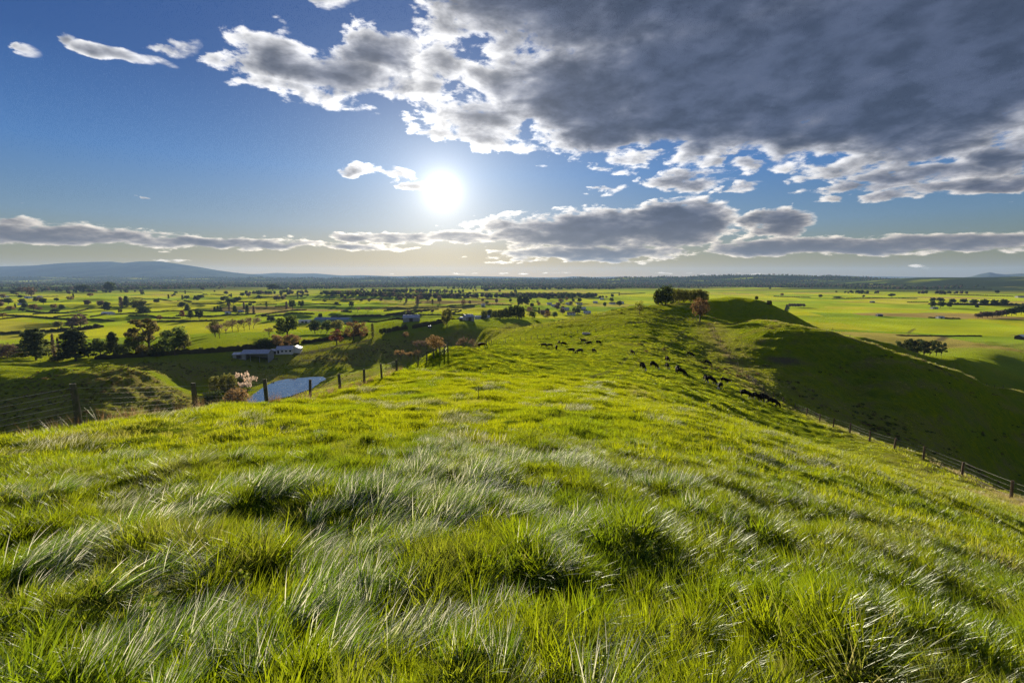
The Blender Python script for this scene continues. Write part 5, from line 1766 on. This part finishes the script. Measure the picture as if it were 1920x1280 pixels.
def shed(name, label, cat, px, py, L, W, wh, rh, rz, roofm, wallm, doorm, windows=0, doors=1, open_bays=0, leanto=0.0, chimney=False, group=None, over=0.35):
    """a gabled building; its long axis lies along its own x, -y is the side turned to us"""
    x, y, z = ground_at(px, py)
    e = link(name, None, loc=(x, y, z), rz=rz)
    tag(e, label, cat, group)
    hx, hy, t = L / 2, W / 2, 0.12
    b = -1.2                                        # walls go down into the slope
    for sy in (-1, 1):                              # long walls
        if sy == -1 and open_bays:
            n = open_bays
            for i in range(n + 1):
                mb = MB(); mb.box((0, 0, 0), (0.22, 0.22, wh - b)); link('pillar', mb.mesh('pillar', wallm), e, loc=(-hx + 0.11 + (L - .22) * i / n, -hy + .11, (wh + b) / 2))
            mb = MB(); mb.box((0, 0, 0), (L, 0.14, 0.5)); link('beam', mb.mesh('beam', wallm), e, loc=(0, -hy + 0.07, wh - 0.25))
        else:
            mb = MB(); mb.box((0, 0, 0), (L, t, wh - b)); link('wall', mb.mesh('wall', wallm), e, loc=(0, sy * (hy - t / 2), (wh + b) / 2))
    for sx in (-1, 1):                              # gable ends
        mb = MB()
        a = sx * hx; c = sx * (hx - t)
        y1 = hy - t - 0.002
        pr = [(-y1, b), (y1, b), (y1, wh), (0, wh + rh * (y1 / hy)), (-y1, wh)]
        k = len(mb.v)
        mb.v += [(a, p, q) for p, q in pr] + [(c, p, q) for p, q in pr]
        o1 = tuple(range(5)); o2 = tuple(range(9, 4, -1))
        mb.f += [o1 if sx > 0 else o1[::-1], o2 if sx > 0 else o2[::-1]]
        mb.f += [(i, 5 + i, 5 + (i + 1) % 5, (i + 1) % 5) for i in range(5)]
        link('gable_wall', mb.mesh('gable_wall', wallm), e)
    sl = rh / hy
    rf = None
    for sy in (-1, 1):                              # roof pitches with thickness and eaves
        mb = MB()
        ye, ze = hy + over, wh - over * sl
        q = [(-hx - over, sy * ye, ze), (hx + over, sy * ye, ze), (hx + over, 0, wh + rh), (-hx - over, 0, wh + rh)]
        mb.v = [(p[0], p[1], p[2] + 0.02) for p in q] + [(p[0], p[1], p[2] + 0.13) for p in q]
        mb.f = [(3, 2, 1, 0), (4, 5, 6, 7)] + [(i, (i + 1) % 4, 4 + (i + 1) % 4, 4 + i) for i in range(4)]
        rf = link('roof', mb.mesh('roof', roofm), e)
    mb = MB(); mb.tube((-hx - over, 0, wh + rh + 0.12), (hx + over, 0, wh + rh + 0.12), 0.12, 0.12, 6); link('ridge_cap', mb.mesh('ridge_cap', roofm), rf)
    for i in range(doors):
        if open_bays: break
        mb = MB(); mb.box((0, 0, 0), (1.1 if cat == 'house' else 3.0, 0.08, 2.1 if cat == 'house' else wh * 0.85))
        dx = -hx + L * (i + 0.5) / (doors + windows) if cat == 'house' else (i - (doors - 1) / 2) * 4.5
        link('door', mb.mesh('door', doorm), e, loc=(dx, -hy - 0.03, (1.05 if cat == 'house' else wh * 0.425)))
    for i in range(windows):
        dx = -hx + L * (i + doors + 0.5) / (doors + windows)
        mb = MB(); mb.box((0, 0, 0), (1.5, 0.09, 1.2)); w = link('window', mb.mesh('window', bpy.data.materials['white_paint']), e, loc=(dx, -hy - 0.02, 1.5))
        mb = MB(); mb.box((0, 0, 0), (1.3, 0.05, 1.0)); link('pane', mb.mesh('pane', bpy.data.materials['window_glass']), w, loc=(0, -0.03, 0))
    if leanto:
        mb = MB(); q = [(-hx - leanto, -hy, wh * 0.72), (-hx - 0.02, -hy, wh * 0.9), (-hx - 0.02, hy, wh * 0.9), (-hx - leanto, hy, wh * 0.72)]
        mb.v = q + [(p[0], p[1], p[2] + 0.1) for p in q]
        mb.f = [(3, 2, 1, 0), (4, 5, 6, 7)] + [(i, (i + 1) % 4, 4 + (i + 1) % 4, 4 + i) for i in range(4)]
        link('lean_to_roof', mb.mesh('lean_to_roof', roofm), e)
        mb = MB(); mb.box((0, 0, 0), (t, W, wh * 0.72 - b)); link('lean_to_wall', mb.mesh('lean_to_wall', wallm), e, loc=(-hx - leanto + t, 0, (wh * 0.72 + b) / 2))
    if chimney:
        mb = MB(); mb.box((0, 0, 0), (0.8, 0.6, 1.6)); link('chimney', mb.mesh('chimney', bpy.data.materials['brick_red']), rf, loc=(hx * 0.4, 0.6, wh + rh + 0.1))
    return e


def build_buildings():
    roof_b = rib_roof_mat('blue_grey_roof', (0.36, 0.40, 0.47))
    roof_l = rib_roof_mat('long_barn_roof', (0.20, 0.25, 0.34))
    roof_w = rib_roof_mat('pale_iron_roof', (0.62, 0.62, 0.64))
    roof_r = rib_roof_mat('rusty_roof', (0.24, 0.13, 0.09))
    wall_g = simple_mat('grey_sheet_wall', (0.30, 0.31, 0.33), 0.6, 0.2, 1.5)
    wall_w = simple_mat('white_paint', (0.72, 0.71, 0.68), 0.6, 0.1, 2.0)
    wall_d = simple_mat('dark_boards', (0.07, 0.06, 0.055), 0.8, 0.3, 3.0)
    wall_t = simple_mat('green_sheet_wall', (0.16, 0.30, 0.26), 0.6, 0.2, 1.5)
    simple_mat('brick_red', (0.25, 0.10, 0.07), 0.85, 0.3, 6.0)
    g, T = material('window_glass')
    p = T.node('ShaderNodeBsdfPrincipled'); p.inputs['Base Color'].default_value = (0.03, 0.04, 0.05, 1); p.inputs['Roughness'].default_value = 0.06
    out(T, p.outputs[0])
    shed('hay_barn', 'blue grey roofed hay barn with open front bays above the pond', 'barn', 484, 674, 15.5, 8.5, 4.4, 1.7, R(6), roof_b, wall_g, wall_d, open_bays=3, leanto=4.5)
    shed('farm_shed', 'low grey shed tucked against the left side of the hay barn', 'shed', 452, 671, 7, 5, 2.6, 0.8, R(10), roof_w, wall_g, wall_d)
    shed('farmhouse', 'white farmhouse with blue grey roof right of the hay barn', 'house', 536, 661, 9.5, 7, 2.6, 1.7, R(12), roof_b, wall_w, wall_d, windows=3, chimney=True)
    shed('farmhouse_wing', 'small white wing at the drive, on the right of the farmhouse', 'house', 556, 659, 6, 6, 2.5, 1.4, R(100), roof_b, wall_w, wall_d, windows=1)  # a wing of the farmhouse, built as a separate block
    shed('garden_shed', 'tiny pale garden shed left of the farmhouse', 'shed', 516, 663, 3.6, 3, 2.2, 0.8, R(0), roof_w, wall_w, wall_d)
    shed('long_barn', 'long blue roofed milking barn on the plain beyond the valley trees', 'barn', 625, 604, 45, 13, 4.0, 2.3, R(-3), roof_l, wall_t, wall_d, doors=4)
    shed('milking_shed', 'white low sheds left of the long blue barn', 'shed', 573, 605, 15, 7, 2.6, 1.2, R(2), roof_w, wall_w, wall_d, doors=2)
    shed('hay_shed', 'grey humped hay shed alone in the field left of the tall lone tree', 'shed', 772, 602, 14, 8, 3.4, 2.2, R(5), roof_b, wall_g, wall_d)
    shed('bluff_barn', 'blue grey barn on the bluff edge right of the clipped hedge', 'barn', 878, 601, 9, 6.5, 3.8, 1.8, R(35), roof_b, wall_g, wall_d)
    shed('bluff_shed', 'long white shed on the bluff beside the shelterbelt', 'shed', 904, 598, 15, 5.5, 2.4, 1.1, R(8), roof_w, wall_w, wall_d)
    shed('white_hut', 'small white hut at the gap left of the bluff barn', 'shed', 865, 601, 3.2, 3, 2.2, 0.8, R(0), roof_w, wall_w, wall_d)
    shed('beehive_hut', 'tiny white box hut on the bluff by the hedge', 'shed', 806, 615, 1.8, 1.6, 1.5, 0.5, R(0), roof_w, wall_w, wall_d)
    shed('country_house', 'white country house among the fields at left', 'house', 203, 590, 15, 9, 3.0, 1.8, R(3), roof_w, wall_w, wall_d, windows=3)
    shed('field_shed', 'pale shed in the field left of the slim conifer', 'shed', 428, 588, 8, 5, 2.6, 0.9, R(0), roof_w, wall_w, wall_d)
    shed('field_cottage', 'grey cottage between the conifers in the middle fields', 'house', 452, 586, 8, 6, 2.6, 1.5, R(0), roof_b, wall_g, wall_d, windows=2)
    shed('road_shed', 'white road side shed farthest left on the plain', 'shed', 10, 558, 18, 8, 4, 2, R(0), roof_w, wall_w, wall_d)
    shed('road_shed', 'white road side shed under the brown slanting tree', 'shed', 54, 559.5, 16, 8, 4, 2, R(0), roof_w, wall_w, wall_d)
    shed('road_shed', 'white road side shed right of the brown slanting tree', 'shed', 75, 558.5, 10, 8, 4, 2, R(0), roof_w, wall_w, wall_d)
    shed('shaded_shed', 'pale shed at the end of the shaded strip in the left fields', 'shed', 43, 571.5, 16, 6, 2.5, 1.0, R(0), roof_w, wall_w, wall_d)
    shed('plain_shed', 'small bright shed on the open plain above the bluff barn', 'shed', 906, 574, 8, 6, 3.2, 1.5, R(0), roof_w, wall_w, wall_d)
    shed('river_shed', 'white roofed shed at the right edge of the flood plain', 'shed', 1913, 636, 8, 6, 3.0, 1.6, R(20), roof_w, wall_d, wall_d)
    shed('stock_hut', 'dark grey hut on the open flood plain', 'shed', 1648, 593, 7.5, 5, 2.6, 0.9, R(-4), roof_b, wall_d, wall_d)
    shed('stock_hut', 'small far hut on the flood plain under the hills', 'shed', 1635, 567.5, 9, 6, 2.8, 1.2, R(0), roof_w, wall_d, wall_d)
    shed('hay_shed', 'grey shed under the first trees of the shelter row', 'shed', 1751, 579, 11, 6, 2.6, 1.0, R(0), roof_b, wall_g, wall_d)
    shed('wool_shed', 'white wool shed beside the track on the flood plain', 'shed', 1762, 597, 9, 5, 2.4, 0.9, R(0), roof_w, wall_w, wall_d)
    shed('row_shed', 'bright white shed between trees of the shelter row', 'shed', 1820, 566, 7, 5, 3, 1, R(0), roof_w, wall_w, wall_d)
    shed('row_shed', 'tiny white shed left of the last shelter row trees', 'shed', 1837, 569, 5, 4, 3, 1, R(0), roof_w, wall_w, wall_d)
    shed('plain_house', 'cream house at the right edge below the hills', 'house', 1912, 558, 22, 10, 4, 2, R(0), roof_r, wall_w, wall_d, windows=4)
    g2 = random.Random(11)
    places = [(1052, 565), (1066, 571), (1030, 571), (1071, 590), (1101, 588), (1086, 571), (1040, 575), (1060, 581), (1116, 568), (1148, 570), (1164, 569), (1128, 562), (1020, 586), (1092, 580)]
    for i, (px, py) in enumerate(places):
        shed('village_house', '%s house counting from the bluff side of the village' % ('first', 'second', 'third', 'fourth', 'fifth', 'sixth', 'seventh', 'eighth', 'ninth', 'tenth', 'eleventh', 'twelfth', 'thirteenth', 'last')[sorted(q[0] for q in places).index(px)], 'house', px, py, g2.uniform(10, 15), 8, 2.8, 1.8, R(g2.uniform(-20, 20)), g2.choice((roof_w, roof_r, roof_b)), wall_w, wall_d, windows=2, group='village houses')


# ------------------------------------------------------------------ garden plants by the pond, weeds by the fence
def build_plants():
    def thing(name, px, py, label, cat):
        x, y, z = ground_at(px, py)
        e = link(name, None, loc=(x, y, z)); tag(e, label, cat)
        return e, (y * CP - z * SP) / LENS_PX
    gg = np.random.default_rng(21)
    grassm = LEAF['tan']; greenm = LEAF['green']
    for px, py, wpx, hpx, lb in ((457, 720, 30, 22, 'pampas clump with pink white plumes nearest the conical shrubs'), (471, 727, 28, 20, 'pampas clump with pink white plumes at the pond edge'), (461, 738, 26, 20, 'pampas clump with plumes just above the golden bush')):
        e, m = thing('pampas_grass', px, py, lb, 'pampas grass')
        w, h = wpx * m, hpx * m
        lf = MB()
        for i in range(260):
            a = gg.uniform(0, 6.28); q = np.array([math.cos(a), math.sin(a), gg.uniform(0.6, 1.8)]); q /= np.linalg.norm(q)
            s = np.array([-math.sin(a), math.cos(a), 0]) * 0.05
            t = q * h * 0.6; e2 = t + np.array([math.cos(a) * w * 0.3, math.sin(a) * w * 0.3, -0.1 * h])
            lf.quadv(-s, s, t + s * .8, t - s * .8); lf.quadv(t - s * .8, t + s * .8, e2)
        link('leaves', lf.mesh('leaves', greenm), e)
        pl = MB()
        for i in range(34):
            a = gg.uniform(0, 6.28); r = w * 0.42 * math.sqrt(gg.uniform())
            c = (math.cos(a) * r, math.sin(a) * r, h * gg.uniform(0.62, 1.0))
            cards(pl, c, (0.28, 0.28, 0.75), 16, 0.30, gg)
        link('plumes', pl.mesh('plumes', LEAF['plume']), e)
    place_tree('bush', 'tan', 446, 762, 38, 50, 'round golden tan bush beside the pond behind the fence', d=186)
    place_tree('block', 'olive', 404, 738, 34, 24, 'conical shrub farthest left of the three beside the pampas')
    place_tree('block', 'olive', 422, 737, 36, 18, 'slim conical shrub in the middle of the three beside the pampas')
    place_tree('block', 'olive', 435, 738, 37, 22, 'conical shrub nearest the pampas')
    place_tree('bush', 'dark', 400, 752, 22, 44, 'dark rounded bush below the conical shrubs')
    place_tree('bush', 'gum', 430, 750, 16, 30, 'brownish low bush between the conical shrubs and the golden bush')
    # dry weeds along the left fence
    wm = blade_material('dry_weed', (0.20, 0.13, 0.07), (0.14, 0.08, 0.03), gloss=0.1, rough=0.5, dry=(0.30, 0.22, 0.13))
    meshes = [make_tuft('dry_weed', wm, 26, 0.10, 0.25, 0.75, 0.008, 0.1, 0.35, 3, 90 + i, 0.45) for i in range(3)]
    pts = []
    line = [P(-200, 870, 9.5), P(0, 832, 10.8), P(150, 803, 12.2), P(260, 789, 15.2), P(370, 774, 18.8), P(500, 761, 21), P(640, 731, 29.4), P(744, 699, 45)]
    for a, b in zip(line[:-1], line[1:]):
        L = math.hypot(b[0] - a[0], b[1] - a[1])
        for i in range(int(L * 5)):
            t = rng.uniform(); n = rng.normal(0.15, 0.35)
            x = a[0] + (b[0] - a[0]) * t - n * (b[1] - a[1]) / L * -1; y = a[1] + (b[1] - a[1]) * t + n
            if perlin(np.array([x / 1.5]), np.array([y / 1.5]))[0] > -0.05 or a[0] < -9.5: pts.append((x, y))
    X = np.array([p[0] for p in pts]); Y = np.array([p[1] for p in pts])
    m = len(X)
    scatter('dry_weeds', meshes, np.stack([X, Y, height(X, Y)], 1), np.stack([rng.normal(0, .15, m), rng.normal(0, .15, m), rng.uniform(0, 6.28, m)], 1), rng.uniform(0.45, 1.15, m), rng.integers(0, 3, m), rng.uniform(0.3, 0.9, m), 'brown dry weeds and thistle stalks along the left fence')


def build_scrub():
    """rank grass, rushes and bracken on the ungrazed slopes"""
    dm = leaf_material('bracken', (0.110, 0.088, 0.045), (0.070, 0.052, 0.020))
    gm = leaf_material('rushes', (0.062, 0.080, 0.030), (0.050, 0.065, 0.014))
    meshes = []
    for i in range(4):
        mb = MB(); g = np.random.default_rng(70 + i)
        for c in range(5):
            cards(mb, (g.normal(0, .35), g.normal(0, .35), 0.22), (0.38, 0.38, 0.26), 26, 0.12, g)
        meshes.append(mb.mesh('scrub', dm if i % 2 else gm))
    X, Y = jitter_grid(-330, 240, 60, 380, 1.5)
    Z = height(X, Y)
    w = np.zeros_like(X)
    for a in ((100, 96, 45, 9, -0.2, 0.6), (160, 112, 40, 12, 0, 0.5), (135, 125, 60, 18, -0.1, 0.38), (130, 205, 80, 10, 0.0, 0.5), (-150, 168, 60, 20, 0.1, 0.9), (-200, 140, 60, 25, 0.0, 0.8), (-62, 322, 80, 18, 0.55, 0.8), (-175, 247, 60, 12, 0.0, 0.7), (-100, 200, 30, 10, 0.8, 0.6), (60, 90, 30, 7, -0.9, 0.6), (-90, 262, 50, 10, 0.2, 0.6)):
        w = np.maximum(w, a[5] * gauss(X, Y, *a[:5]))
    n = perlin(X / 9 + 3, Y / 7) + 0.6 * perlin(X / 3.2, Y / 3.2 + 7)
    k = (n * 0.55 + w > 0.55) & (rng.uniform(0, 1, len(X)) < 0.75) & (Z > -53)
    X, Y, Z = X[k], Y[k], Z[k]
    m = len(X)
    o = scatter('scrub', meshes, np.stack([X, Y, Z - 0.05], 1), np.stack([np.zeros(m), np.zeros(m), rng.uniform(0, 6.28, m)], 1), rng.uniform(0.35, 1.0, m), rng.integers(0, 4, m), np.zeros(m), 'brown and green rough scrub on the shaded slopes and gully banks')
    o['category'] = 'scrub'
    print('scrub', m)


# ------------------------------------------------------------------ build everything
ground = build_ground(ground_material())
paint_ground(ground)
build_far()
build_trees()
build_woodland()
build_hedges()
build_buildings()
build_fences()
build_cows()
build_plants()
build_scrub()
build_grass()
build_haze()
